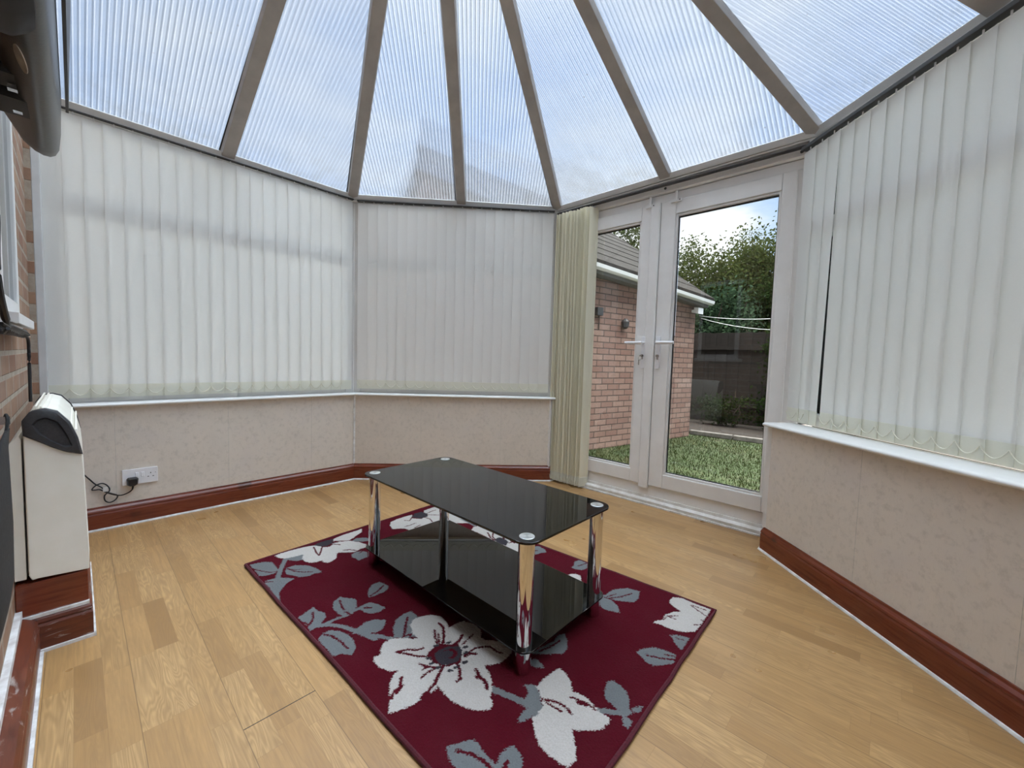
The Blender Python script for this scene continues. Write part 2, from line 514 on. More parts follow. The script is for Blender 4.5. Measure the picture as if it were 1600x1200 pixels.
# ------------------------------------------------------------------ mesh helpers
class MB:
    """collects shapes and links them as ONE mesh object"""
    def __init__(self, T=None):
        self.v, self.f, self.T = [], [], T

    def add(self, vs, fs):
        k = len(self.v)
        for p in vs:
            p = Vector(p)
            self.v.append(self.T @ p if self.T else p)
        self.f += [tuple(i + k for i in f) for f in fs]
        return self

    def box(self, a, b):
        (x0, y0, z0), (x1, y1, z1) = a, b
        return self.add([(x0, y0, z0), (x1, y0, z0), (x1, y1, z0), (x0, y1, z0), (x0, y0, z1), (x1, y0, z1), (x1, y1, z1), (x0, y1, z1)],
                        [(0, 3, 2, 1), (4, 5, 6, 7), (0, 1, 5, 4), (1, 2, 6, 5), (2, 3, 7, 6), (3, 0, 4, 7)])

    def prism(self, poly, z0, z1, axis=2):
        """polygon extruded along an axis (0, 1 or 2); the polygon gives the other two coordinates in order"""
        def P(a, b, c):
            return {2: (a, b, c), 0: (c, a, b), 1: (a, c, b)}[axis]
        n = len(poly)
        vs = [P(a, b, z0) for a, b in poly] + [P(a, b, z1) for a, b in poly]
        fs = [tuple(range(n - 1, -1, -1)), tuple(range(n, 2 * n))]
        fs += [(i, (i + 1) % n, n + (i + 1) % n, n + i) for i in range(n)]
        return self.add(vs, fs)

    def loft(self, rings, cap=True):
        n = len(rings[0])
        vs = [p for r in rings for p in r]
        fs = []
        for k in range(len(rings) - 1):
            for i in range(n):
                j = (i + 1) % n
                fs.append((k * n + i, k * n + j, (k + 1) * n + j, (k + 1) * n + i))
        if cap:
            fs.append(tuple(range(n - 1, -1, -1)))
            fs.append(tuple(range((len(rings) - 1) * n, len(rings) * n)))
        return self.add(vs, fs)

    def tube(self, pts, r, seg=8, cap=True):
        pts = [Vector(p) for p in pts]
        rings = []
        up = Vector((0, 0, 1))
        for i, p in enumerate(pts):
            d = (pts[min(i + 1, len(pts) - 1)] - pts[max(i - 1, 0)])
            if d.length < 1e-9:
                d = Vector((1, 0, 0))
            d.normalize()
            a = d.cross(up)
            if a.length < 1e-3:
                a = d.cross(Vector((1, 0, 0)))
            a.normalize()
            b = d.cross(a)
            rr = r[i] if isinstance(r, (list, tuple)) else r
            rings.append([p + (math.cos(t) * a + math.sin(t) * b) * rr for t in (2 * math.pi * k / seg for k in range(seg))])
        return self.loft(rings, cap)

    def lathe(self, prof, c=(0, 0, 0), seg=32):
        cx, cy, cz = c
        rings = [[(cx + r * math.cos(t), cy + r * math.sin(t), cz + z) for t in (2 * math.pi * k / seg for k in range(seg))] for r, z in prof]
        return self.loft(rings, True)

    def build(self, name, mat, parent=None, smooth=False, bevel=0, seg=2):
        me = bpy.data.meshes.new(name)
        me.from_pydata([tuple(p) for p in self.v], [], self.f)
        bm_fix(me)
        me.materials.append(mat if not isinstance(mat, str) else M[mat])
        o = bpy.data.objects.new(name, me)
        COL.objects.link(o)
        if parent:
            o.parent = parent
        if smooth:
            me.shade_smooth()
            try:
                me.set_sharp_from_angle(angle=math.radians(40))
            except Exception:
                pass
        if bevel:
            bv = o.modifiers.new('bevel', 'BEVEL')
            bv.width = bevel
            bv.segments = seg
            bv.limit_method = 'ANGLE'
        return o


def bm_fix(me):
    import bmesh
    bm = bmesh.new()
    bm.from_mesh(me)
    bmesh.ops.recalc_face_normals(bm, faces=bm.faces)
    bm.to_mesh(me)
    bm.free()
    me.update()


def tag(o, label=None, cat=None, group=None, kind=None):
    for k, v in (('label', label), ('category', cat), ('group', group), ('kind', kind)):
        if v:
            o[k] = v
    return o


def empty(name, loc=(0, 0, 0), rz=0, label=None, cat=None, group=None, kind=None):
    o = bpy.data.objects.new(name, None)
    COL.objects.link(o)
    o.location = loc
    o.rotation_euler = (0, 0, rz)
    return tag(o, label, cat, group, kind)


def spline(pts, n=8):
    """Catmull-Rom through the points"""
    pts = [Vector(p) for p in pts]
    P = [pts[0] * 2 - pts[1]] + pts + [pts[-1] * 2 - pts[-2]]
    out = []
    for i in range(1, len(P) - 2):
        for k in range(n):
            t = k / n
            a, b, c, d = P[i - 1:i + 3]
            out.append(.5 * ((2 * b) + (c - a) * t + (2 * a - 5 * b + 4 * c - d) * t * t + (3 * b - a - 3 * c + d) * t ** 3))
    out.append(pts[-1])
    return out


def rrect(x0, y0, x1, y1, r, n=8):
    out = []
    for cx, cy, a0 in ((x1 - r, y1 - r, 0), (x0 + r, y1 - r, 90), (x0 + r, y0 + r, 180), (x1 - r, y0 + r, 270)):
        for k in range(n + 1):
            a = math.radians(a0 + 90 * k / n)
            out.append((cx + r * math.cos(a), cy + r * math.sin(a)))
    return out


def seg_sweep(mb, prof, path, i):
    """sweep a (inward offset, z) profile along segment i of a plan path, mitred with its neighbours; the room lies to the right"""
    def nrm(a, b):
        d = (Vector(b) - Vector(a)).normalized()
        return Vector((d.y, -d.x))
    def miter(k):
        ns = []
        if k > 0:
            ns.append(nrm(path[k - 1], path[k]))
        if k < len(path) - 1:
            ns.append(nrm(path[k], path[k + 1]))
        if len(ns) == 1:
            return ns[0]
        s = ns[0] + ns[1]
        return s / (1 + ns[0].dot(ns[1]))
    rings = []
    for k in (i, i + 1):
        m_ = miter(k)
        rings.append([(path[k][0] + m_.x * o, path[k][1] + m_.y * o, z) for o, z in prof])
    mb.loft(rings)
    return mb


class Facet:
    """one straight side of the room: s along it, o outwards, z up"""
    def __init__(self, p0, p1):
        self.p0, self.p1 = Vector(p0), Vector(p1)
        d = self.p1 - self.p0
        self.len = d.length
        self.rz = math.atan2(d.y, d.x)
        self.T = Matrix.Translation((p0[0], p0[1], 0)) @ Matrix.Rotation(self.rz, 4, 'Z')


PW = [(-3.14, -.15), (-3.14, 1.52), (-2.05, 2.68), (-2.05, 2.775)]     # wallpapered face, left and back
PE = [(-.46, 2.775), (-.46, 2.55), (.72, 1.37), (.72, -.15)]           # wallpapered face, right
FL, FB = Facet(PW[0], PW[1]), Facet(PW[1], PW[2])
FR, FS = Facet(PE[1], PE[2]), Facet(PE[2], PE[3])
FD = Facet((-2.10, 2.775), (-.38, 2.775))
SILLZ = .70

# ------------------------------------------------------------------ floor and walls
floor = MB().prism([(-3.3, -.2), (-3.3, 1.6), (-2.15, 2.86), (-.36, 2.86), (.85, 1.5), (.85, -.2)], -.06, 0).build('floor', 'floor')
tag(floor, kind='structure')

wp = [(0, 0), (0, .685), (-.15, .685), (-.15, -.05), (-.0, -.05)]
for nm, path, idx in (('wall_left', PW, [0]), ('wall_back', PW, [1, 2]), ('wall_right', PE, [0, 1]), ('wall_side', PE, [2])):
    mb = MB()
    for i in idx:
        seg_sweep(mb, wp, path, i)
    w = tag(mb.build(nm, 'wallpaper'), kind='structure')
    # paper seams and corner beads
    if nm == 'wall_left':
        for s in (.29, .82, 1.34):
            MB(FL.T).box((s, -.0006, .13), (s + .0012, .0, .68)).build('paper_seam', 'label', w)
        MB().box((-3.1395, 1.512, .12), (-3.134, 1.526, .685)).build('corner_bead', 'white_bead', w)
    if nm == 'wall_back':
        for s in (.53, 1.18):
            MB(FB.T).box((s, -.0006, .13), (s + .0012, .0, .68)).build('paper_seam', 'label', w)
        MB().box((-2.060, 2.668, .12), (-2.042, 2.684, .685)).build('corner_bead', 'upvc', w)
        MB().box((-2.060, 2.755, .0), (-2.044, 2.772, .70)).build('corner_bead', 'upvc', w)
    if nm == 'wall_right':
        MB().box((-.472, 2.545, .125), (-.452, 2.565, .688)).build('corner_bead', 'upvc', w)
        for s in (.55, 1.08):
            MB(FR.T).box((s, -.0006, .13), (s + .0012, .0, .68)).build('paper_seam', 'label', w)

house = MB().box((-3.6, -.42, -.2), (1.2, -.15, 5.2)).box((-3.30, -.151, .0), (-3.145, -.128, 2.2)).build('wall_house', 'brick_house')
tag(house, kind='structure')

# skirting: ogee board with a white bead at the floor
sk = [(0, .128), (0, .004), (.018, .004), (.018, .086), (.015, .094), (.018, .100), (.016, .108), (.008, .118), (.006, .128)]
skb = [(.018, 0), (.018, .010), (.023, .009), (.026, .003), (.026, 0)]
for nm, path, idx in (('baseboard_left', PW, [0]), ('baseboard_back', PW, [1, 2]), ('baseboard_right', PE, [0, 1]), ('baseboard_side', PE, [2])):
    mb, mc = MB(), MB()
    for i in idx:
        seg_sweep(mb, sk, path, i)
        seg_sweep(mc, skb, path, i)
    b_ = tag(mb.build(nm, 'mahogany', bevel=.0015), kind='structure')
    mc.build('floor_bead', 'white_bead', b_)

# boxed-in skirting along the house wall, stepping out under the heater
HP = [(.7, -.15), (-1.99, -.15), (-1.99, -.002), (-2.68, -.002), (-2.68, -.15)]
HPr = HP[::-1]
hsk = [(0, .150), (0, .004), (.050, .004), (.050, .086), (.044, .094), (.048, .100), (.040, .112), (.012, .128), (.004, .150)]
mb = MB()
mb.loft([[(.7, -.15 + o, z) for o, z in hsk], [(-1.985, -.15 + o, z) for o, z in hsk]])
bh = tag(mb.build('baseboard_house', 'mahogany_smear', bevel=.002), kind='structure')
MB().box((-1.985, -.152, .129), (.7, -.135, .152)).build('top_bead', 'white_bead', bh)
MB().box((-1.96, -.10, 0), (.7, -.092, .012)).build('floor_bead', 'white_bead', bh)
MB().box((-2.66, -.149, .12), (-1.995, .012, .232)).build('heater_boxing', 'mahogany', bh, bevel=.002)
mb = MB()
ssk = [(0, .128), (0, .004), (.020, .004), (.020, .086), (.015, .094), (.020, .100), (.017, .110), (.006, .122), (.004, .128)]
BX = [(-2.68, .002), (-1.985, .002), (-1.985, -.148)]
for i in (0, 1):
    seg_sweep(mb, ssk, [(p[0], p[1]) for p in BX][::-1], i) if False else None
def ring(c, o, z):
    return (c[0] + o, c[1] + o, z)
mb.loft([[(-2.68, .002 + o, z) for o, z in ssk], [(-1.998 + o, .002 + o, z) for o, z in ssk]])
mb.loft([[(-1.998 + o, .002 + o, z) for o, z in ssk], [(-1.998 + o, -.148, z) for o, z in ssk]])
mb.build('boxing_skirting', 'mahogany_smear', bh, bevel=.0015)
mb = MB()
mb.box((-1.998, -.148, .116), (-1.984, .014, .126))
mb.box((-1.978, -.10, 0), (-1.970, .028, .010))
mb.box((-2.66, .022, 0), (-1.972, .028, .010))
mb.build('floor_bead', 'white_bead', bh)

# ------------------------------------------------------------------ windows with sills
def window(n, F, s0, s1, zt, path, i, left_w=.06, right_w=.06, o0=.055):
    w = empty('window_%d' % n, kind='structure')
    mb = MB(F.T)
    o1 = o0 + .06
    mb.box((s0, o0, SILLZ), (s0 + left_w, o1, zt))
    mb.box((s1 - right_w, o0, SILLZ), (s1, o1, zt))
    mb.box((s0 + left_w, o0, SILLZ), (s1 - right_w, o1, SILLZ + .065))
    mb.box((s0 + left_w, o0, zt - .065), (s1 - right_w, o1, zt))
    mb.box((s0 + left_w, o0, 1.675), (s1 - right_w, o1, 1.765))
    mb.build('window_frame', 'upvc', w, bevel=.004)
    MB(F.T).box((s0 + left_w, o0 + .028, SILLZ + .065), (s1 - right_w, o0 + .034, 1.675)).build('pane', 'window_glass', w)
    MB(F.T).box((s0 + left_w, o0 + .028, 1.765), (s1 - right_w, o0 + .034, zt - .065)).build('pane', 'window_glass', w)
    prof = [(-.15, .684), (-.15, SILLZ), (.018, SILLZ), (.026, SILLZ - .004), (.030, SILLZ - .009), (.030, .686), (.026, .681), (.018, .679), (.002, .679), (.002, .684)]
    mb = MB()
    for k in ([i] if isinstance(i, int) else i):
        seg_sweep(mb, prof, path, k)
    mb.build('window_sill', 'sill', w, smooth=True)
    return w


window(1, FL, -.04, FL.len + .01, 2.205, PW, 0, left_w=.16)
window(2, FB, -.03, FB.len + .03, 2.205, [PW[0], PW[1], (-2.028, 2.703)], 1)
window(3, FR, -.06, FR.len + .05, 2.15, [(-.482, 2.572), PE[2], PE[3]], 0, left_w=.05, o0=.16)
window(5, FS, -.03, FS.len, 2.15, [PE[1], PE[2], PE[3]], 1, o0=.08)

# posts at the corners
for nm, (x0, y0, x1, y1), z0 in (('trim_1', (-3.215, -.128, -3.150, -.098), SILLZ), ('trim_2', (-3.245, 1.530, -3.195, 1.580), SILLZ),
                                 ('trim_3', (-2.125, 2.715, -2.065, 2.780), SILLZ), ('trim_4', (-.402, 2.700, -.345, 2.765), SILLZ)):
    tag(MB().box((x0, y0, z0), (x1, y1, 2.215)).build(nm, 'alu_post' if nm in ('trim_1', 'trim_3') else 'upvc', bevel=.003), kind='structure')

# house window: frame, pane and projecting sill
w4 = empty('window_4', kind='structure')
mb = MB()
a0, a1, zt = -2.37, -1.84, 2.12
mb.box((a0, -.152, 1.09), (a0 + .05, -.136, zt))
mb.box((a1 - .05, -.152, 1.09), (a1, -.136, zt))
mb.box((a0 + .05, -.152, 1.09), (a1 - .05, -.136, 1.15))
mb.box((a0 + .05, -.152, zt - .06), (a1 - .05, -.136, zt))
mb.build('window_frame', 'upvc', w4, bevel=.003)
MB().box((a0 + .05, -.151, 1.15), (a1 - .05, -.146, zt - .06)).build('pane', 'dark_window', w4)
MB().prism([(-.152, 1.058), (-.135, 1.058), (-.130, 1.066), (-.118, 1.064), (-.112, 1.060), (-.104, 1.062), (-.104, 1.092), (-.152, 1.096)], -2.40, -1.79, axis=0).build('window_sill', 'upvc', w4, bevel=.0015)

# ------------------------------------------------------------------ roof
EV = {'F': (-3.17, -.15, 2.236), 'A': (-3.18, 1.515, 2.236), 'B': (-2.082, 2.722, 2.236), 'C': (-.372, 2.708, 2.245), 'E': (.76, 1.56, 2.192), 'G': (.76, -.15, 2.20)}
EV = {k: Vector(v) for k, v in EV.items()}
APEX, RH = Vector((-1.22, .81, 3.19)), Vector((-1.22, -.15, 3.19))
ceiling = empty('ceiling', kind='structure')


def roof_panel(a, b, ups):
    """fluted sheet over an eave edge a-b, running up to the points in ups (from b's side to a's side)"""
    x = (b - a).normalized()
    nn = (b - a).cross(ups[0] - a).normalized()
    if nn.z < 0:
        nn = -nn
    y = nn.cross(x)
    if (ups[0] - a).dot(y) < 0:
        y = -y
    z = x.cross(y)
    Mx = Matrix((( x.x, y.x, z.x, a.x), (x.y, y.y, z.y, a.y), (x.z, y.z, z.z, a.z), (0, 0, 0, 1)))
    inv = Mx.inverted()
    poly = [a - y * .12 - x * .04, b - y * .12 + x * .04] + ups
    lp = [inv @ p for p in poly]
    sg = 1 if z.z > 0 else -1
    me = MB()
    n = len(lp)
    me.add([(p.x, p.y, .014 * sg) for p in lp] + [(p.x, p.y, .030 * sg) for p in lp], [tuple(range(n)), tuple(range(n, 2 * n))] + [(i, (i + 1) % n, n + (i + 1) % n, n + i) for i in range(n)])
    o_ = me.build('roof_panel', 'roof', ceiling)
    o_.matrix_world = Mx
    return o_


roof_panel(EV['F'], EV['A'], [APEX, RH])
roof_panel(EV['A'], EV['B'], [APEX])
roof_panel(EV['B'], EV['C'], [APEX])
roof_panel(EV['C'], EV['E'], [APEX])
roof_panel(EV['E'], EV['G'], [RH, APEX])


def bar(a, b, w, h, mat, name='glazing_bar', parent=None, lift=0.0, taper=1.0):
    """box section from a to b, flat side down"""
    d = (b - a).normalized()
    s = d.cross(Vector((0, 0, 1))).normalized()
    u = s.cross(d)
    if u.z < 0:
        u = -u
    rings = []
    for p, k in ((a, 1.0), (b, taper)):
        p = p + u * lift
        rings.append([p - s * w / 2 * k, p - s * w / 2 * .8 * k - u * h, p + s * w / 2 * .8 * k - u * h, p + s * w / 2 * k])
    return MB().loft([[tuple(q) for q in r] for r in rings]).build(name, mat, parent or ceiling, bevel=.002)


def mid(a, b, t):
    return EV[a] * (1 - t) + EV[b] * t


feet = [EV['A'], EV['B'], EV['C'], EV['E'], mid('F', 'A', .505), mid('A', 'B', .52), mid('B', 'C', .525), mid('C', 'E', .50)]
for k, p in enumerate(feet):
    top = APEX if k != 4 else Vector((-1.22, .70, 3.19))
    d = (top - p).normalized()
    bar(p - d * .02, top, .085, .030, 'alu', lift=.012)
    # dark rubber gaskets along the bar
    s = d.cross(Vector((0, 0, 1))).normalized()
    off = s * .045
    bar(p + off, top + off * .6, .008, .006, 'gasket', 'gasket', lift=.014)
bar(APEX + Vector((0, .1, 0)), RH, .16, .05, 'alu', 'ridge_beam', lift=.015)
MB().lathe([(.02, -.07), (.12, -.06), (.15, -.03), (.15, .02), (.02, .03)], APEX, 24).build('roof_boss', 'upvc', ceiling)

order = ['F', 'A', 'B', 'C', 'E', 'G']
path = [(EV[k].x, EV[k].y) for k in order]
for i in range(5):
    za, zb = EV[order[i]].z, EV[order[i + 1]].z
    for nm, prof, mt in (('eaves_beam', [(.012, -.020), (.030, .010), (.020, .016), (-.09, .016), (-.09, -.020)], 'alu_post'),
                         ('eaves_lip', [(.0, -.030), (.0, -.020), (-.09, -.020), (-.09, -.030)], 'upvc'),
                         ('shading_gutter', [(-.115, -.085), (-.115, -.012), (-.215, -.012), (-.225, -.05), (-.19, -.10), (-.14, -.10)], 'upvc')):  # unseen gutter added to shade the tops of the blinds
        mb = MB()
        seg_sweep(mb, prof, path, i)
        h = len(prof)
        for j, v in enumerate(mb.v):
            v.z += za if j < h else zb
        mb.build(nm, mt, ceiling, bevel=.002)
# dark flashing where the sheet meets the house wall
bar(EV['F'] + Vector((0, .006, .02)), RH + Vector((0, .006, .02)), .012, .02, 'alu', 'wall_flashing', lift=.01)

# ------------------------------------------------------------------ french doors
D = empty('door_1', kind='structure')
yi = 2.775
mb = MB()
mb.box((-2.10, yi, .055), (-2.015, yi + .07, 2.10))
mb.box((-.455, yi, .055), (-.385, yi + .07, 2.10))
mb.box((-2.10, yi, 2.10), (-.385, yi + .07, 2.155))
mb.box((-2.10, yi, .055), (-.385, yi + .07, .135))
mb.build('door_frame', 'upvc', D, bevel=.004)
MB().prism([(yi - .01, 2.158), (yi - .022, 2.165), (yi - .022, 2.200), (yi - .012, 2.222), (yi + .07, 2.222), (yi + .07, 2.158)], -2.10, -.372, axis=0).build('head_trim', 'upvc', D)
MB().prism([(yi + .08, 0), (yi - .034, 0), (yi - .034, .030), (yi - .022, .038), (yi - .012, .042), (yi - .008, .060), (yi + .08, .060)], -2.10, -.44, axis=0).build('threshold', 'upvc_worn', D, bevel=.0015)
MB().box((-2.06, yi - .044, 0), (-.44, yi - .034, .010)).build('floor_bead', 'white_bead', D)
MB().prism([(yi + .07, -.12), (yi + .16, -.12), (yi + .16, .03), (yi + .07, .055)], -2.12, -.36, axis=0).build('outer_cill', 'upvc', D)


def leaf(x0, x1, gx0, gx1, handle_x, side):
    y0, y1 = yi - .014, yi + .052
    z0, z1, g0, g1 = .137, 2.098, .233, 2.004
    mb = MB()
    for a, b, c, d in ((x0, gx0, z0, z1), (gx1, x1, z0, z1), (gx0, gx1, z0, g0), (gx0, gx1, g1, z1)):
        mb.box((a, y0, c), (b, y1, d))
    f = mb.build('door_leaf', 'upvc', D, bevel=.005)
    # sloping glazing bead and black seal
    mb = MB()
    bw = .014
    for a, b, c, d in ((gx0, gx0 + bw, g0, g1), (gx1 - bw, gx1, g0, g1), (gx0 + bw, gx1 - bw, g0, g0 + bw), (gx0 + bw, gx1 - bw, g1 - bw, g1)):
        mb.box((a, y0 + .008, c), (b, y0 + .034, d))
    mb.build('glazing_bead', 'upvc', f, bevel=.003)
    mb = MB()
    e = bw
    t_ = .005
    for a, b, c, d in ((gx0 + e, gx0 + e + t_, g0 + e, g1 - e), (gx1 - e - t_, gx1 - e, g0 + e, g1 - e), (gx0 + e, gx1 - e, g0 + e, g0 + e + t_), (gx0 + e, gx1 - e, g1 - e - t_ * 1.6, g1 - e)):
        mb.box((a, y0 + .026, c), (b, y0 + .036, d))
    mb.build('seal', 'gasket', f)
    gc, tw = (gx0 + gx1) / 2, (math.radians(-3.5) if side > 0 else 0)
    pn = MB().box((gx0 + e - gc, -.002, g0 + e), (gx1 - e - gc, .002, g1 - e)).build('pane', 'glass', f)
    pn.location = (gc, y0 + .036, 0)
    pn.rotation_euler = (0, 0, tw)
    # handle plate, lever, lock cylinder
    mb = MB()
    mb.prism(rrect(handle_x - .014, .965, handle_x + .014, 1.190, .008, 3), y0 - .012, y0, axis=1)
    mb.build('handle_plate', 'white_plastic', f, bevel=.002)
    mb = MB()
    hz = 1.145
    mb.tube([(handle_x, y0 - .008, hz), (handle_x, y0 - .045, hz)], .010, 10)
    mb.tube(spline([(handle_x, y0 - .045, hz), (handle_x + side * .03, y0 - .052, hz), (handle_x + side * .12, y0 - .050, hz)], 4), [.0125] * 4 + [.011] * 4 + [.0105], 10)
    mb.build('door_handle', 'white_plastic', f, smooth=True)
    mb = MB()
    mb.tube([(handle_x, y0 - .006, 1.055), (handle_x, y0 - .022, 1.055)], .010, 12)
    mb.box((handle_x - .004, y0 - .018, 1.030), (handle_x + .004, y0 - .010, 1.050))
    mb.build('lock_cylinder', 'steel', f)
    return f


lf = leaf(-2.013, -1.290, -1.955, -1.366, -1.306, -1)
rt = leaf(-1.226, -.452, -1.126, -.524, -1.196, 1)
MB().prism([(-1.297, yi - .008), (-1.297, yi - .020), (-1.290, yi - .026), (-1.236, yi - .026), (-1.229, yi - .020), (-1.229, yi + .05), (-1.297, yi + .05)], .118, 2.10).build('meeting_stile', 'upvc', D)
# keys hanging in the left lock
kb = MB()
kb.box((-1.309, yi - .060, 1.050), (-1.303, yi - .034, 1.060))
kb.lathe([(.001, -.001), (.011, -.001), (.011, .001), (.001, .001)], (-1.306, yi - .060, 1.055), 14)
kb.tube([(-1.306 + .012 * math.cos(a), yi - .062, 1.038 + .014 * math.sin(a)) for a in np.linspace(0, 6.28, 14)], .0012, 5)
kb.box((-1.318, yi - .064, .990), (-1.311, yi - .061, 1.026))
kb.build('key', 'steel', lf)
# catches and screw caps at the door head
for x in (-1.30, -1.122):
    mb = MB()
    mb.box((x - .009, yi - .030, 2.085), (x + .009, yi - .014, 2.150))
    mb.box((x - .035, yi - .028, 2.078), (x + .035, yi - .014, 2.098))
    k_ = mb.build('door_catch', 'upvc', D, bevel=.003)
    MB().tube([(x + .024, yi - .030, 2.088), (x + .024, yi - .027, 2.088)], .004, 8).build('screw', 'gasket', k_)
for x in (-1.20, -.44):
    MB().tube([(x, yi - .026, 2.185), (x, yi - .018, 2.185)], .009, 12).build('screw_cap', 'steel', D)


# ------------------------------------------------------------------ vertical blinds
def slat_bm(w, zb, zt, curve=.0025):
    """a hanging strip of cloth, slightly cupped"""
    xs = [-.5, -.25, 0, .25, .5]
    mb = MB()
    vs = []
    for z in (zb, zt):
        for x in xs:
            vs.append((x * w, curve * (1 - (2 * x) ** 2) - curve / 2, z))
    for z in (zb, zt):
        for x in xs:
            vs.append((x * w, curve * (1 - (2 * x) ** 2) - curve / 2 + .0007, z))
    fs = []
    n = 5
    for i in range(4):
        fs.append((i, i + 1, n + i + 1, n + i))
        fs.append((2 * n + i, 3 * n + i, 3 * n + i + 1, 2 * n + i + 1))
        fs.append((i, 2 * n + i, 2 * n + i + 1, i + 1))
        fs.append((n + i, n + i + 1, 3 * n + i + 1, 3 * n + i))
    fs += [(0, n, 3 * n, 2 * n), (4, 2 * n + 4, 3 * n + 4, n + 4)]
    mb.add(vs, fs)
    return mb


def chain_pts(a, b, sag, n=7):
    a, b = Vector(a), Vector(b)
    return [a.lerp(b, k / n) + Vector((0, 0, -sag * 4 * (k / n) * (1 - k / n))) for k in range(n + 1)]


def vertical_blind(F, s_first, n, pitch, o, zb, zt, label, angle=10, rail=.006, mat='slat', skew=None, group=None, sway=0):
    T = F.T @ Vector((s_first, o, 0))
    e = empty('vertical_blind', (T.x, T.y, zb), F.rz, label, 'blind', group)
    H = zt - zb
    MB().box((-.05, -.018, H + .013), (pitch * (n - 1) + .05, .018, H + .013 + rail)).build('headrail', 'shade_track', e, bevel=.002)
    proto = slat_bm(.089, .070, H)
    hem = MB().box((-.0445, -.0012, 0), (.0445, .0012, .072))
    s0 = h0 = k0 = None
    hk = MB().tube([(0, 0, H - .003), (0, 0, H + .014)], .003, 6)
    anchors = []
    for i in range(n):
        if s0 is None:
            s0 = sl = proto.build('slat', mat, e, smooth=True)
            h0 = hm = hem.build('hem_weight', 'weight', sl)
            k0 = hkk = hk.build('hook', 'white_plastic', sl)
        else:
            sl = s0.copy(); COL.objects.link(sl); sl.parent = e
            hm = h0.copy(); COL.objects.link(hm); hm.parent = sl
            hkk = k0.copy(); COL.objects.link(hkk); hkk.parent = sl
        a = math.radians(angle + random.uniform(-1.0, 1.0))
        x = pitch * i
        sl.location = (x, random.uniform(-.001, .001), 0)
        ry = random.uniform(-.0008, .0008)
        if skew and i in skew:
            dx, tilt = skew[i]
            sl.location.x += dx
            ry = tilt
        sl.rotation_euler = (0, ry, a)
        c, s_ = math.cos(a) * .0445, math.sin(a) * .0445
        anchors.append(((sl.location.x - c, -s_ - .004, .050), (sl.location.x + c, s_ - .004, .050)))
    mb = MB()
    for i in range(n - 1):
        p, q = anchors[i][0], anchors[i + 1][0]
        if skew and i in skew:
            continue
        mb.tube(chain_pts((p[0], p[1] - .003, p[2]), (q[0], q[1] - .003, q[2]), .034, 12), .0019, 6)
    mb.build('bottom_chain', 'chain', e)
    return e


vertical_blind(FL, .095, 21, .0760, .028, .728, 2.196, 'cream vertical blind closed over the long left window above the plug socket', angle=4)
vertical_blind(FB, .058, 20, .0770, .022, .733, 2.190, 'cream vertical blind closed over the back window behind the glass coffee table', angle=4)
vertical_blind(FR, -.02, 21, .0760, .125, .712, 2.142, 'cream vertical blind with one slat gap over the right window beside the french doors', angle=-4, rail=.018, skew={2: (-.025, .0175)})

# the drawn-back blind stacked at the left end of the doors
n = 24
e = empty('vertical_blind', (-2.062, 2.718, .018), 0, 'cream vertical blind drawn back into a tall narrow stack at the french doors', 'blind')
H = 2.158
MB().box((-.01, -.018, H + .014), (1.66, .018, H + .021)).build('headrail', 'shade_track', e, bevel=.002)
proto, hem, hk = slat_bm(.089, .070, H, .004), MB().box((-.0445, -.0012, 0), (.0445, .0012, .072)), MB().tube([(0, 0, H - .003), (0, 0, H + .01)], .003, 6)
s0 = None
mb = MB()
prev = None
for i in range(n):
    if s0 is None:
        s0 = sl = proto.build('slat', 'slat_stack', e, smooth=True)
        h0 = hm = hem.build('hem_weight', 'weight', sl)
        k0 = kk = hk.build('hook', 'white_plastic', sl)
    else:
        sl = s0.copy(); COL.objects.link(sl); sl.parent = e
        hm = h0.copy(); COL.objects.link(hm); hm.parent = sl
        kk = k0.copy(); COL.objects.link(kk); kk.parent = sl
    a = math.radians(66 + random.uniform(-15, 15))
    x = .012 + i * .0135
    sl.location = (x, random.uniform(-.009, .009), random.uniform(-.002, .002))
    sl.rotation_euler = (random.uniform(-.002, .002), random.uniform(-.0015, .0015), a)
    p = (x - math.cos(a) * .0445, -math.sin(a) * .0445 - .003, .045)
    if prev:
        mb.tube(chain_pts(prev, p, .035), .0016, 5)
    prev = p
mb.build('bottom_chain', 'chain', e)

# ------------------------------------------------------------------ coffee table
cx, cy, rugz = -1.278, 1.157, .0142
T = empty('coffee_table', (cx, cy, rugz), 0, 'black glass two-tier coffee table with four chrome legs standing on the red rug', 'table')
hx, hy = .474, .206
zt = .450 - rugz
MB().prism(rrect(-hx - .047, -hy - .047, hx + .047, hy + .047, .052, 10), zt - .008, zt).build('table_top', 'black_glass', T, bevel=.0015)
MB().prism(rrect(-hx - .040, -hy - .040, hx + .040, hy + .040, .046, 10), .078, .084).build('lower_shelf', 'black_glass', T, bevel=.001)
l0 = None
for sx, sy in ((-1, -1), (1, -1), (1, 1), (-1, 1)):
    if l0 is None:
        mb = MB()
        mb.lathe([(.0255, 0), (.0262, .001), (.0262, .0775), (.0262, .0776)], seg=40)
        mb.lathe([(.0262, .0845), (.0262, zt - .0085)], seg=40)
        l0 = lg = mb.build('leg', 'chrome', T, smooth=True)
        d0 = dd = MB().lathe([(.0245, zt), (.0245, zt + .0015), (.0235, zt + .0022), (.001, zt + .0022)], seg=36).build('steel_disc', 'disc', lg)
        c0 = cc = MB().lathe([(.0275, .0745), (.0275, .0780)], seg=36).build('collar', 'black_plastic', lg)
    else:
        lg = l0.copy(); COL.objects.link(lg); lg.parent = T
        dd = d0.copy(); COL.objects.link(dd); dd.parent = lg
        cc = c0.copy(); COL.objects.link(cc); cc.parent = lg
    lg.location = (sx * hx, sy * hy, 0)

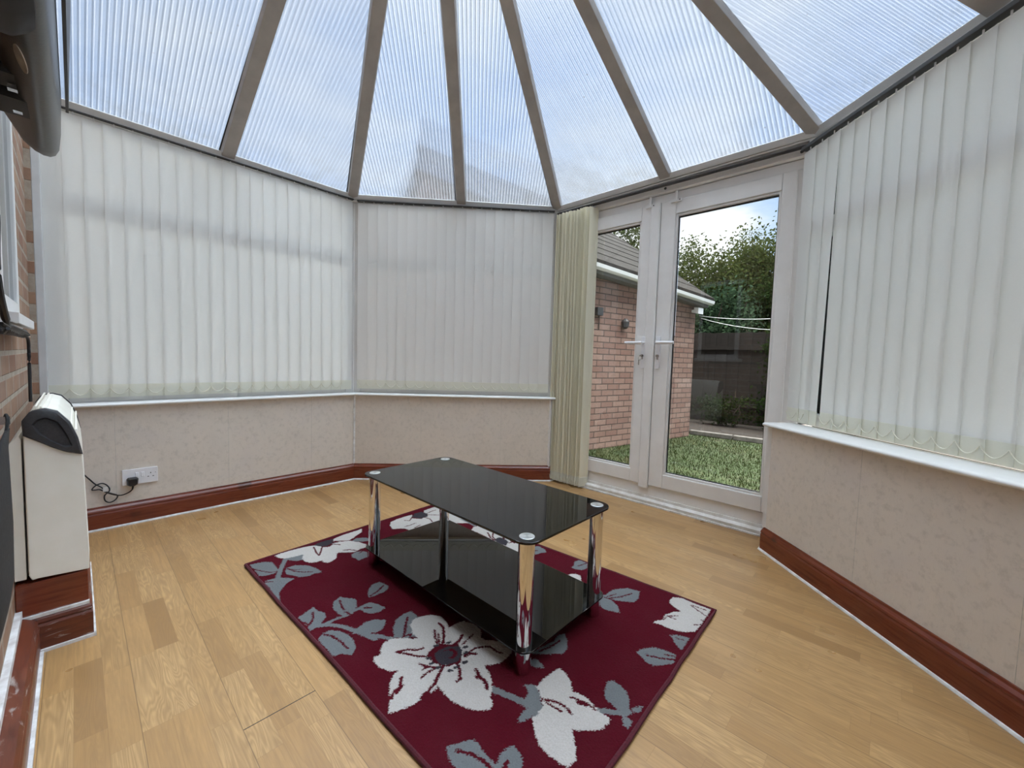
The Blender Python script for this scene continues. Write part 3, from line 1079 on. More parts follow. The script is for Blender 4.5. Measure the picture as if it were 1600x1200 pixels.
# ------------------------------------------------------------------ rug
RUG_CORN = [(-2.153, .519), (-.440, .570), (-.469, 1.750), (-2.207, 1.610)]       # left, front, right, back


def rug():
    c = [np.array(p) for p in RUG_CORN]
    org = (c[0] + c[2]) / 2
    rugz = .012
    root = empty('floral_rug', (float(org[0]), float(org[1]), 0), 0, 'dark red rug with white flowers and grey leaves lying under the coffee table', 'rug')
    NX, NY = 700, 470
    u, v = np.meshgrid(np.linspace(0, 1, NX), np.linspace(0, 1, NY), indexing='ij')
    P = (1 - u)[..., None] * (1 - v)[..., None] * c[0] + u[..., None] * (1 - v)[..., None] * c[1] + u[..., None] * v[..., None] * c[2] + (1 - u)[..., None] * v[..., None] * c[3]
    X, Y = P[..., 0] * 1000, P[..., 1] * 1000
    # ragged tuft edges
    jx = X + NR.normal(0, 1.6, X.shape)
    jy = Y + NR.normal(0, 1.6, Y.shape)
    pal = {'g': (.165, .175, .178), 'w': (.52, .485, .445), 'r': (.078, .0028, .009), 'd': (.04, .035, .042)}
    colr = np.empty(X.shape + (3,))
    colr[:] = pal['r']
    for cc, w, q in RUG:
        pts = np.array(q, float).reshape(-1, 2)
        if w == 0:
            m = np.zeros(X.shape, bool)
            x0, y0 = pts.min(0) - 6
            x1, y1 = pts.max(0) + 6
            bb = (jx > x0) & (jx < x1) & (jy > y0) & (jy < y1)
            ax, ay = jx[bb], jy[bb]
            ins = np.zeros(ax.shape, bool)
            for k in range(len(pts)):
                xa, ya = pts[k]
                xb, yb = pts[(k + 1) % len(pts)]
                if ya == yb:
                    continue
                cond = ((ya > ay) != (yb > ay)) & (ax < (xb - xa) * (ay - ya) / (yb - ya) + xa)
                ins ^= cond
            m[bb] = ins
        else:
            r = w * 1000 / 2
            m = np.zeros(X.shape, bool)
            for k in range(len(pts) - 1):
                a, b = pts[k], pts[k + 1]
                x0, y0 = np.minimum(a, b) - r - 2
                x1, y1 = np.maximum(a, b) + r + 2
                bb = (jx > x0) & (jx < x1) & (jy > y0) & (jy < y1)
                ax, ay = jx[bb], jy[bb]
                d = b - a
                L2 = max(d @ d, 1e-6)
                tt = np.clip(((ax - a[0]) * d[0] + (ay - a[1]) * d[1]) / L2, 0, 1)
                dist = np.hypot(ax - a[0] - tt * d[0], ay - a[1] - tt * d[1])
                mm = m[bb]
                mm |= dist < r
                m[bb] = mm
        colr[m] = pal[cc]
    Z = np.full(X.shape, rugz) + NR.normal(0, .0006, X.shape)
    Z += np.where(colr[..., 0] > .5, .0008, 0)
    vert = np.stack([X / 1000 - org[0], Y / 1000 - org[1], Z], -1).reshape(-1, 3)
    idx = np.arange(NX * NY).reshape(NX, NY)
    f = np.stack([idx[:-1, :-1], idx[1:, :-1], idx[1:, 1:], idx[:-1, 1:]], -1).reshape(-1, 4)
    me = bpy.data.meshes.new('rug_pile')
    me.vertices.add(len(vert))
    me.vertices.foreach_set('co', vert.ravel())
    me.loops.add(f.size)
    me.loops.foreach_set('vertex_index', f.ravel().astype(np.int32))
    me.polygons.add(len(f))
    me.polygons.foreach_set('loop_start', np.arange(0, f.size, 4, dtype=np.int32))
    me.update(calc_edges=True)
    ca = me.color_attributes.new('pattern', 'FLOAT_COLOR', 'POINT')
    ca.data.foreach_set('color', np.concatenate([colr, np.ones(X.shape + (1,))], -1).reshape(-1).astype(np.float32))
    me.materials.append(M['rug'])
    o_ = bpy.data.objects.new('rug_pile', me)
    COL.objects.link(o_)
    o_.parent = root
    # backing and stitched edge
    lc = [(float(p[0] - org[0]), float(p[1] - org[1])) for p in c]
    MB().prism(lc, .001, .0095).build('backing', 'rug_edge', root)
    mb = MB()
    ring_ = []
    for k in range(4):
        a, b = np.array(lc[k]), np.array(lc[(k + 1) % 4])
        for q in range(12):
            p = a + (b - a) * q / 12
            ring_.append((p[0] + NR.normal(0, .0012), p[1] + NR.normal(0, .0012), .0075))
    ring_.append(ring_[0])
    mb.tube(ring_, .0068, 8)
    mb.build('stitched_edge', 'rug_edge', root, smooth=True)
    return root


M['rug_edge'] = mottled('dark_red_binding', (.08, .004, .011), (.05, .003, .008), 160, .9, .3)

RUG=[("g",0,[-2126,556,-2116,588,-2087,613,-2034,612,-1990,611,-1973,591,-1974,560,-1992,534,-2035,534,-2088,532,-2132,533]),
("r",0.006,[-2081,532,-2030,554,-1993,578,-1981,606]),
("g",0,[-1954,626,-1987,645,-1984,680,-1950,716,-1901,735,-1848,744,-1837,737,-1850,715,-1845,688,-1860,658,-1901,637,-1928,623]),
("r",0.006,[-1977,643,-1931,657,-1893,685,-1870,715]),
("r",0.004,[-1977,643,-1944,662,-1928,685]),
("g",0.02,[-2076,667,-2015,632,-1966,606,-1917,584]),
("g",0,[-1930,536,-1930,564,-1915,593,-1890,619,-1865,635,-1855,607,-1823,573,-1793,552,-1720,532,-1732,520,-1812,533,-1865,536,-1912,533]),
("r",0.006,[-1923,536,-1904,561]),
("g",0,[-2080,662,-2093,702,-2080,747,-2016,729,-2021,699,-2053,677]),
("w",0,[-2146,642,-2152,666,-2152,721,-2145,776,-2133,813,-2122,830,-2079,846,-2063,863,-2087,898,-2082,934,-2061,976,-2007,1003,-1964,1018,-1930,1004,-1932,972,-1922,936,-1941,907,-1969,877,-1964,864,-1923,845,-1906,820,-1904,797,-1925,783,-1946,786,-1948,759,-1961,737,-1995,722,-2034,728,-2068,745,-2072,705,-2084,667,-2110,648]),
("w",0,[-2111,908,-2138,926,-2151,978,-2153,1033,-2157,1093,-2117,1072,-2098,1034,-2073,995,-2066,972,-2086,936]),
("d",0,[-2137,814,-2151,850,-2150,893,-2150,925,-2105,909,-2083,872,-2090,844]),
("r",0,[-2149,801,-2165,856,-2164,925,-2143,922,-2148,874,-2142,835,-2129,817]),
("r",0.008,[-2112,811,-2052,799,-2004,795,-2036,816,-2083,842]),
("r",0.006,[-2118,905,-2083,947,-2053,985,-2001,1020]),
("r",0.007,[-2065,870,-2080,895,-2048,919]),
("r",0.008,[-1977,906,-1963,930,-1933,947]),
("g",0,[-2048,980,-2067,1013,-2044,1048,-2011,1073,-1984,1059,-2000,1026,-2030,994]),
("g",0,[-1908,913,-1918,940,-1910,967,-1879,981,-1831,959,-1829,927,-1827,908,-1852,911,-1877,902]),
("r",0.006,[-1894,947,-1908,970]),
("w",0,[-2092,1232,-2134,1264,-2148,1317,-2149,1385,-2146,1418,-2097,1386,-2050,1423,-2073,1483,-2129,1496,-2155,1513,-2159,1563,-2161,1612,-2111,1673,-2006,1630,-1919,1523,-1953,1486,-1960,1412,-1953,1332,-1960,1280,-1997,1272,-2024,1242,-2036,1218]),
("w",0,[-2032,1602,-2030,1729,-1856,1763,-1793,1606,-1890,1501]),
("d",0,[-2113,1396,-2153,1440,-2148,1490,-2097,1500,-2057,1472,-2058,1428]),
("r",0.007,[-2105,1506,-2114,1559,-2112,1576]),
("r",0.007,[-2081,1489,-2030,1535]),
("r",0.007,[-2064,1450,-2015,1460,-1968,1444]),
("r",0.007,[-2113,1396,-2075,1355,-2098,1336]),
("r",0.007,[-2020,1361,-2017,1325,-2018,1286]),
("r",0.007,[-1979,1366,-1967,1317]),
("w",0,[-2006,1591,-1944,1608,-1909,1596,-1931,1549,-1940,1492,-2031,1513]),
("g",0,[-1903,1591,-1844,1607,-1777,1599,-1743,1602,-1750,1583,-1805,1591,-1871,1590]),
("w",0,[-1721,1538,-1744,1578,-1732,1625,-1665,1630,-1602,1635,-1530,1630,-1430,1641,-1382,1637,-1319,1598,-1262,1515,-1327,1525,-1433,1529,-1545,1538,-1632,1541]),
("w",0,[-1593,1644,-1562,1698,-1441,1705,-1426,1636,-1521,1620]),
("d",0,[-1541,1542,-1544,1586,-1515,1598,-1468,1582,-1446,1542,-1482,1531]),
("r",0.009,[-1632,1582,-1571,1548,-1541,1542]),
("r",0.009,[-1620,1615,-1573,1565,-1541,1551]),
("r",0.009,[-1546,1613,-1511,1593]),
("r",0.009,[-1456,1577,-1453,1598,-1437,1615]),
("r",0.009,[-1474,1604,-1436,1597]),
("g",0,[-1339,1638,-1324,1663,-1278,1659,-1249,1640,-1264,1616,-1275,1579,-1290,1580]),
("r",0.006,[-1308,1602,-1295,1620]),
("g",0,[-1071,1604,-1074,1630,-1093,1661,-1085,1700,-1057,1722,-1015,1656,-1018,1625,-1046,1606]),
("r",0.006,[-1056,1638,-1042,1700]),
("w",0,[-1045,1536,-1026,1568,-1002,1574,-978,1547,-962,1527,-922,1520,-947,1517]),
("g",0,[-836,1523,-834,1577,-796,1635,-745,1652,-725,1596,-726,1555,-757,1531,-785,1515,-811,1508,-848,1494]),
("g",0,[-838,1464,-848,1494,-800,1503,-762,1486,-731,1450,-761,1434,-792,1425,-815,1439]),
("r",0.007,[-813,1506,-783,1553,-761,1610]),
("r",0.005,[-824,1511,-808,1558]),
("w",0,[-627,1681,-623,1714,-596,1732,-556,1730,-480,1737,-477,1681,-476,1586,-479,1544,-504,1516,-533,1501,-566,1494,-591,1493,-612,1484,-608,1504,-593,1527,-598,1571,-582,1610,-562,1633,-597,1648,-616,1659]),
("r",0.005,[-547,1706,-511,1690,-482,1678]),
("r",0.005,[-543,1711,-492,1717]),
("r",0.005,[-591,1530,-589,1564,-559,1600]),
("r",0.005,[-583,1565,-559,1568]),
("r",0.005,[-494,1587,-472,1610]),
("r",0.005,[-484,1638,-476,1632]),
("g",0,[-536,1461,-510,1487,-479,1496,-476,1411,-495,1419,-517,1444]),
("r",0.004,[-515,1463,-489,1469]),
("g",0,[-584,1288,-575,1324,-554,1354,-520,1369,-480,1374,-472,1330,-492,1300,-512,1272,-538,1269,-561,1282]),
("r",0.007,[-553,1302,-516,1319,-476,1347]),
("r",0.006,[-509,1349,-480,1366]),
("g",0,[-575,1065,-589,1103,-579,1120,-547,1118,-524,1108,-505,1086,-491,1054,-491,1035,-510,1034,-538,1038,-559,1040]),
("g",0.018,[-551,994,-524,1013,-495,1034,-488,1049]),
("g",0,[-494,1022,-484,1031,-466,1028,-463,996,-480,1000]),
("g",0,[-486,1059,-485,1071,-470,1097,-465,1072,-475,1061]),
("g",0,[-838,1023,-829,1078,-817,1131,-826,1164,-816,1191,-786,1170,-760,1133,-758,1104,-789,1070,-815,1043]),
("r",0.007,[-821,1056,-808,1100,-803,1146]),
("g",0,[-816,1002,-807,1022,-780,1017,-763,1007,-782,991,-797,983]),
("g",0.022,[-823,830,-787,842,-753,854,-710,864]),
("g",0,[-765,912,-749,925,-734,935,-711,921,-691,902,-673,892,-670,869,-664,857,-673,845,-680,816,-689,803,-702,827,-701,854,-725,857,-732,894,-749,906]),
("w",0,[-730,929,-735,951,-735,989,-727,1043,-698,1039,-669,1023,-643,995,-623,1003,-593,1005,-565,995,-543,990,-516,992,-510,976,-516,944,-531,924,-553,904,-571,889,-549,866,-530,850,-516,823,-517,795,-535,792,-569,787,-609,792,-634,808,-660,829,-672,842,-666,858,-670,869,-673,892,-698,911,-717,926]),
("r",0.009,[-690,908,-667,923,-642,934,-618,934,-601,928]),
("r",0.008,[-674,907,-649,911,-626,914]),
("r",0.007,[-635,974,-610,983,-584,990,-561,987]),
("r",0.012,[-610,972,-587,984]),
("g",0.016,[-547,997,-506,1025]),
("g",0,[-774,622,-760,641,-753,658,-744,677,-727,685,-697,680,-674,678,-650,678,-640,676,-616,667,-650,626,-682,605,-713,603,-745,608]),
("r",0.01,[-744,634,-718,651,-688,661,-651,664]),
("g",0,[-647,677,-660,704,-659,727,-654,746,-624,740,-607,733,-599,716,-602,691,-612,663,-637,672]),
("r",0.012,[-634,701,-628,687,-623,674]),
("g",0,[-1242,752,-1276,769,-1307,802,-1319,838,-1313,869,-1268,870,-1221,853,-1159,811,-1176,785,-1201,764,-1225,744]),
("r",0.009,[-1289,839,-1250,805,-1216,778,-1203,766]),
("r",0.008,[-1208,769,-1199,795,-1187,783,-1164,800]),
("g",0,[-1572,547,-1583,573,-1599,614,-1564,616,-1528,630,-1500,620,-1485,600,-1475,593,-1469,617,-1461,629,-1454,615,-1458,589,-1468,571,-1463,551,-1492,550,-1525,551]),
("r",0.008,[-1567,598,-1533,587,-1512,573,-1495,552]),
("r",0.006,[-1526,554,-1507,556]),
("g",0.014,[-1465,612,-1466,651,-1459,681,-1468,719,-1467,749]),
("g",0,[-1541,664,-1581,683,-1594,717,-1566,735,-1532,755,-1490,736,-1471,716,-1451,698,-1458,673,-1485,664,-1514,662]),
("r",0.008,[-1571,704,-1523,692,-1484,688,-1452,695]),
("g",0.018,[-1461,599,-1440,620,-1404,644,-1363,660,-1323,673,-1264,693]),
("g",0,[-1404,555,-1420,578,-1419,600,-1392,623,-1349,638,-1305,636,-1271,626,-1247,601,-1274,581,-1286,554,-1327,554,-1373,552]),
("r",0.008,[-1410,578,-1388,591,-1343,601,-1286,605]),
("g",0,[-1363,680,-1373,711,-1365,743,-1333,773,-1313,759,-1293,734,-1293,708,-1247,730,-1222,747,-1223,725,-1253,708,-1296,680,-1332,665,-1345,647]),
("r",0.007,[-1301,700,-1282,715,-1284,743]),
("g",0,[-1470,733,-1479,756,-1478,784,-1439,802,-1400,811,-1394,781,-1403,754,-1432,737]),
("r",0.01,[-1460,749,-1441,769]),
("g",0.014,[-1490,693,-1476,718,-1461,743]),
("g",0,[-1568,828,-1589,855,-1587,888,-1534,898,-1512,888,-1503,858,-1504,826,-1509,797,-1536,806]),
("r",0.008,[-1548,883,-1525,843,-1517,806]),
("w",0,[-1207,682,-1224,700,-1226,731,-1201,764,-1176,785,-1160,802,-1193,801,-1243,821,-1263,847,-1259,879,-1239,911,-1203,932,-1159,925,-1130,909,-1134,941,-1123,976,-1079,993,-1036,987,-1012,960,-988,964,-951,994,-911,998,-883,988,-877,957,-877,925,-890,896,-905,878,-870,868,-846,854,-815,825,-804,807,-775,792,-773,775,-795,748,-828,731,-860,720,-897,717,-946,725,-936,709,-943,679,-937,651,-941,624,-953,588,-963,568,-993,591,-1051,623,-1074,650,-1079,671,-1095,654,-1130,636,-1173,637,-1185,646,-1184,669,-1199,676]),
("r",0,[-1077,777,-1082,794,-1087,820,-1090,837,-1081,849,-1066,852,-1052,871,-1050,889,-1030,877,-1006,872,-984,849,-971,833,-976,814,-984,793,-1004,777,-1026,771,-1048,770]),
("d",0,[-1063,798,-1065,818,-1057,850,-1030,877,-1006,872,-985,847,-979,826,-990,797,-1009,781,-1036,783]),
("r",0,[-1052,817,-1044,840,-1023,847,-1009,831,-1018,815,-998,827,-1003,845,-1019,858,-1043,853]),
("r",0.011,[-1177,902,-1149,899,-1113,875,-1082,848]),
("r",0.009,[-1158,867,-1129,849,-1096,834]),
("r",0.007,[-1134,866,-1091,839]),
("r",0.012,[-1065,919,-1052,895,-1050,869]),
("r",0.007,[-1042,951,-1031,893]),
("r",0.008,[-987,861,-984,913,-971,933,-953,952,-919,951,-906,957]),
("r",0.01,[-980,860,-977,882,-964,895]),
("r",0.009,[-1066,773,-1087,752,-1114,736,-1156,711,-1142,741,-1115,767,-1109,786]),
("r",0.009,[-1055,735,-1036,744,-1010,760]),
("r",0.008,[-1029,728,-1027,746]),
("r",0.008,[-1005,707,-1010,734,-1006,757]),
("r",0.011,[-995,782,-978,753,-959,722,-945,688,-943,663]),
("r",0.01,[-975,822,-943,808,-917,788,-917,775]),
("r",0.012,[-912,849,-882,836,-852,836,-831,821]),
("r",0.008,[-891,827,-865,834]),
("r",0.01,[-1048,663,-1021,641,-1014,614,-1001,599]),
("r",0.009,[-1019,649,-1007,621]),
("d",0.011,[-1072,859,-1068,867]),
("d",0.011,[-1014,886,-1010,894]),
("d",0.011,[-962,839,-958,847]),
("d",0.011,[-1034,760,-1031,767]),
("d",0.011,[-1003,763,-1000,771]),
("d",0.011,[-967,784,-963,791]),
("d",0.011,[-965,805,-962,813]),
("d",0.011,[-1090,820,-1087,828]),
("d",0.011,[-1059,766,-1056,774]),
("d",0.011,[-992,870,-989,878])]

rug()

# ------------------------------------------------------------------ wall heater
NE, FE = 0.0, -.67
Hh = empty('panel_heater', (-1.99, 0, .236), 0, 'cream electric panel heater with charcoal end caps fixed above the dark wooden boxing', 'heater')
zb = .236
arc = [(-.119, .716), (-.118, .762), (-.101, .789), (-.074, .797), (-.046, .786), (-.020, .749), (-.003, .697), (.008, .641)]
sec = [(-.112, .242), (-.119, .26)] + arc + [(.012, .58), (.018, .30), (.016, .236), (-.100, .244)]
sec = [(a, b - zb) for a, b in sec]
MB().prism([(a, b) for a, b in sec], FE + .010, NE, axis=0).build('body', 'cream_metal', Hh, smooth=True, bevel=.003)
# charcoal end caps with a pressed hollow
cap = [(a, b - zb) for a, b in [(-.119, .716), (-.121, .762), (-.103, .792), (-.074, .801), (-.044, .789), (-.017, .751), (.000, .697), (.010, .638), (-.029, .652), (-.060, .672), (-.083, .690)]]
rec = [(a, b - zb) for a, b in [(-.098, .748), (-.086, .763), (-.070, .768), (-.046, .753), (-.030, .718), (-.015, .674), (-.031, .671), (-.061, .695), (-.084, .722)]]


def resample(poly, n):
    p = [Vector((a, b)) for a, b in poly]
    L = [0]
    for i in range(len(p)):
        L.append(L[-1] + (p[(i + 1) % len(p)] - p[i]).length)
    out = []
    for k in range(n):
        s = L[-1] * k / n
        for i in range(len(p)):
            if L[i + 1] >= s:
                t_ = (s - L[i]) / (L[i + 1] - L[i])
                q = p[i].lerp(p[(i + 1) % len(p)], t_)
                out.append((q.x, q.y))
                break
    return out


def match(outer, inner, n=48):
    o_, i_ = resample(outer, n), resample(inner, n)
    best = min(range(n), key=lambda s: sum((o_[k][0] - i_[(k + s) % n][0]) ** 2 + (o_[k][1] - i_[(k + s) % n][1]) ** 2 for k in range(n)))
    return o_, [i_[(k + best) % n] for k in range(n)]


def end_cap(x, sgn):
    o_, i_ = match(cap, rec)
    lerp = lambda t_: [(a[0] + (b[0] - a[0]) * t_, a[1] + (b[1] - a[1]) * t_) for a, b in zip(o_, i_)]
    rings = [[(x - sgn * .020, a, b) for a, b in o_], [(x + sgn * .004, a, b) for a, b in o_], [(x + sgn * .009, a, b) for a, b in lerp(.22)],
             [(x + sgn * .009, a, b) for a, b in lerp(.88)], [(x + sgn * .001, a, b) for a, b in lerp(1.06)]]
    return MB().loft(rings).build('end_cap', 'dark_plastic', Hh, smooth=True)


end_cap(NE, 1)
end_cap(FE, -1)
# sloping outlet grille and wall plate
mb = MB()
for k in range(9):
    t_ = k / 8
    a = -.092 + .088 * t_
    b = .8015 - zb - .085 * t_ ** 1.8
    mb.box((FE + .04, a - .0025, b - .004), (NE - .04, a + .0025, b + .003))
mb.build('outlet_grille', 'cream_metal', Hh)
mb = MB().prism([(-.149, .246 - zb), (-.124, .246 - zb), (-.124, .70 - zb), (-.128, .715 - zb), (-.149, .69 - zb)], FE + .02, NE - .012, axis=0)
mb.build('wall_plate', 'cream_metal', Hh, bevel=.001)

# ------------------------------------------------------------------ television above the heater
TV = empty('television', (-1.3, 0, 1.38), 0, 'old dark grey flat television hung high on the brick wall at the left edge', 'television')
x1, x0 = 0.0, .95
pr = [(-.146, .125), (-.088, .075), (-.060, .020), (-.045, .006), (-.034, .001), (-.024, .001), (-.017, .006), (-.012, .018), (-.009, .050), (-.007, .120), (-.018, .320), (-.028, .560), (-.05, .60), (-.146, .60)]
ctr = (-.06, .30)
rings = []
for x, k in ((x0, 1), (.06, 1), (.03, .995), (.012, .98), (.004, .96), (x1, .94)):
    rings.append([(x, ctr[0] + (a - ctr[0]) * k, ctr[1] + (b - ctr[1]) * k) for a, b in pr])
MB().loft(rings).build('casing', 'silver_plastic', TV, smooth=True)
MB().loft([[(x, .0005 + s + dz * .035, .110 + dz) for s, dz in ((-.0022, 0), (.0022, 0), (.0022, .47), (-.0022, .47))] for x in (0, x0)]).build('screen', 'black_plastic', TV)
mb = MB()
rg = []
for x, k in ((x0, 1), (.56, 1), (.52, .97), (.50, .88)):
    rg.append([(x, -.068 + a * k, .03 + b * k) for a, b in ((-.07, .02), (-.058, -.030), (-.02, -.044), (.028, -.044), (.046, -.030), (.056, .02), (.05, .06), (-.07, .06))])
mb.loft(rg).build('speaker_housing', 'navy_plastic', TV, smooth=True)
mb = MB()
for x, w, y, z in ((.20, .07, -.056, .005), (.29, .05, -.060, .012)):
    mb.box((x, y - .022, z), (x + w, y + .018, z + .03))
mb.build('socket_recess', 'gasket', TV)
for x in (.215, .30):
    MB().box((x, -.060, .003), (x + .012, -.050, .010)).build('port', 'steel', TV)
nv = Vector((0, -.060, -.034)).normalized()
mb = MB()
u = Vector((1, 0, 0)); v = u.cross(nv)
cc = Vector((.455, -.0385, -.012))
MB().loft([[tuple(cc + nv * q + u * math.cos(a) * .030 + v * math.sin(a) * .011) for a in np.linspace(0, 6.2832, 25)[:-1]] for q in (0, .001)]).build('sticker', 'label', TV)
MB().box((.25, -.149, .25), (.65, -.140, .5)).build('wall_bracket', 'black_plastic', TV)

# ------------------------------------------------------------------ socket, plug and flex
S = empty('plug_socket', (-3.14, .240, .269), 0, 'white double plug socket on the beige wall beside the heater', 'socket')
MB().prism(rrect(-.0765, -.044, .0765, .044, .004, 3), 0, .009, axis=0).build('face_plate', 'white_plastic', S, bevel=.0015)
for y in (-.014, .010):
    mb = MB().loft([[(.009, y - .007, -.004), (.009, y + .007, -.004), (.009, y + .007, .024), (.009, y - .007, .024)],
                    [(.014, y - .006, -.002), (.014, y + .006, -.002), (.011, y + .006, .022), (.011, y - .006, .022)]])
    r_ = mb.build('rocker_switch', 'white_plastic', S)
mb = MB()
for y, z, w, h in ((.045, .012, .004, .007), (.034, -.008, .007, .004), (.056, -.008, .007, .004), (.066, .012, .003, .004)):
    mb.box((.0088, y - w / 2, z - h / 2), (.0094, y + w / 2, z + h / 2))
mb.build('pin_hole', 'gasket', S)

C = empty('heater_flex', (-3.131, .206, .243), 0, 'black mains plug and looped flex running from the socket to the heater', 'plug')
mb = MB()
pr = [(-.025, .018), (-.018, .026), (.016, .026), (.025, .016), (.022, -.014), (.008, -.022), (-.010, -.022), (-.023, -.014)]
mb.loft([[(0, a, b) for a, b in pr], [(.020, a, b) for a, b in pr], [(.034, a * .8, b * .8) for a, b in pr]])
mb.tube([(.016, .002, -.018), (.018, -.002, -.040)], [.006, .004], 8)
mb.build('plug', 'black_plastic', C, smooth=True, bevel=.002)
W0 = lambda y, z, o_=.006: (o_, y - .206, z - .243)
pts = [(.018, -.002, -.040), W0(.190, .188, .012), W0(.160, .176), W0(.130, .185), W0(.098, .206), W0(.075, .226), W0(.055, .228), W0(.044, .232), W0(.060, .252), W0(.084, .259), W0(.104, .242), W0(.112, .215, .012), W0(.092, .190, .012), W0(.094, .160), W0(.112, .146), W0(.134, .156), W0(.143, .178), W0(.120, .196, .014), W0(.098, .212, .014), W0(.080, .240, .014), W0(.056, .262), W0(.030, .300), W0(.006, .330, .03), W0(-.06, .34, .10), W0(-.10, .34, .40), W0(-.10, .34, .452)]
MB().tube(spline(pts, 6), .0032, 8).build('flex', 'black_plastic', C, smooth=True)
MB().box((.004, -.120, -.030), (.018, -.100, -.008)).build('cable_tie', 'white_bead', C)

# ------------------------------------------------------------------ black cables by the house window
pts = [(-1.52, -.105, 2.0), (-1.53, -.118, 1.7), (-1.52, -.122, 1.45), (-1.53, -.118, 1.30), (-1.50, -.118, 1.20), (-1.51, -.116, 1.12), (-1.60, -.113, 1.055), (-1.72, -.112, 1.035), (-1.85, -.112, 1.040), (-2.0, -.114, 1.035), (-2.12, -.116, 1.038), (-2.19, -.110, 1.02), (-2.20, -.110, .95), (-2.195, -.110, .88), (-2.19, -.110, .805)]
w = empty('cable', (-1.52, -.11, 1.0), 0, 'thick black cable looping down past the house window towards the heater', 'cable')
sub = lambda q: [(a + 1.52, b + .11, c - 1.0) for a, b, c in q]
MB().tube(sub(spline(pts, 6)), [.0075] * 36 + [.0045] * 49, 8).build('cable_run', 'black_plastic', w, smooth=True)
mb = MB()
rr = random.Random(3)
for k in range(4):
    q = [(-1.55 - .65 * i / 14, -.118 + .010 * math.sin(i * 1.7 + k * 1.6), 1.040 + .011 * math.cos(i * 1.7 + k * 1.6)) for i in range(15)]
    mb.tube(sub(spline(q, 4)), .0042, 6)
mb.build('cable_bundle', 'black_plastic', w, smooth=True)

B = empty('hanging_bag', (-1.52, -.13, .72), 0, 'black fabric bag hanging on the brick wall in front of the heater', 'bag')
mb = MB()
rings = []
for z, xa, xb, th in ((-.33, -.02, .26, .010), (-.28, -.055, .30, .024), (-.15, -.065, .31, .028), (.0, -.06, .30, .024), (.03, -.075, .22, .018), (.065, -.145, -.05, .010)):
    xm, hw = (xa + xb) / 2, (xb - xa) / 2
    rings.append([(xm + hw * math.copysign(abs(math.cos(a)) ** .5, math.cos(a)), .008 + (th - .004) * .5 * math.sin(a), z) for a in np.linspace(0, 6.2832, 21)[:-1]])
mb.loft(rings).build('bag_body', 'black_fabric', B, smooth=True)
MB().tube(spline([(-.10, .006, .055), (-.125, .008, .085), (-.15, .004, .10), (-.17, .0, .085)], 5), .0035, 6).build('strap', 'black_fabric', B, smooth=True)
MB().box((-.155, -.018, .075), (-.145, .010, .095)).build('hook', 'steel', B)

# ================================================================== the garden
GZ = -.10
tag(MB().box((-14, 2.95, GZ - .1), (10, 30, GZ)).build('ground', 'lawn'), kind='structure')
tag(MB().prism([(-3.45, -.2), (-3.45, 1.68), (-2.24, 2.96), (-.24, 2.96), (1.0, 1.62), (1.0, -.2)], -.3, -.06).build('trim_5', 'white_bead'), kind='structure')
tag(MB().box((-14, -.4, GZ - .1), (-3.46, 3.4, GZ + .01)).build('path', 'bounce_paving'), kind='structure')  # unseen path, made pale to bounce daylight onto the left blind


tag(MB().box((.35, -.4, GZ - .1), (9, 3.6, GZ + .012)).build('bounce_patio', 'bounce_paving'), kind='structure')  # unseen, added to throw daylight up onto the right blind
tag(MB().prism([(-3.46, 1.6), (-2.2, 2.9), (-2.85, 3.4), (-3.46, 3.4)], GZ - .1, GZ + .011).build('bounce_slab', 'bounce_paving'), kind='structure')  # unseen, added as a reflector below the back window


def grass():
    n = 26000
    x = NR.uniform(-2.9, .4, n)
    y = 3.1 + 3.5 * NR.random(n) ** 1.2
    keep = x > (-2.70 + (y - 4.3) * .221)
    x, y = x[keep], y[keep]
    n = len(x)
    h = NR.uniform(.012, .045, n)
    a = NR.uniform(0, 6.28, n)
    wd = .0035
    lx, ly = NR.normal(0, .012, n), NR.normal(0, .012, n)
    v = np.empty((n, 3, 3))
    v[:, 0] = np.stack([x - np.cos(a) * wd, y - np.sin(a) * wd, np.full(n, GZ)], -1)
    v[:, 1] = np.stack([x + np.cos(a) * wd, y + np.sin(a) * wd, np.full(n, GZ)], -1)
    v[:, 2] = np.stack([x + lx, y + ly, GZ + h], -1)
    me = bpy.data.meshes.new('grass')
    me.from_pydata(v.reshape(-1, 3).tolist(), [], [(3 * i, 3 * i + 1, 3 * i + 2) for i in range(n)])
    me.materials.append(M['leaf_grass'])
    o_ = bpy.data.objects.new('grass', me)
    COL.objects.link(o_)
    tag(o_, 'short patchy green lawn grass beyond the french doors', 'grass', kind='stuff')


M['leaf_grass'] = leafmat('grass_blades', (.016, .028, .007), (.042, .052, .018), .3)
grass()

# brick outbuilding
O = empty('outbuilding', (-2.72, 4.316, GZ), math.atan2(-.457, 2.067) + math.radians(90) - math.radians(90), 'single-storey pink brick outbuilding with tiled roof and white gutter', 'building')
O.rotation_euler = (0, 0, -math.atan2(.457, 2.067))
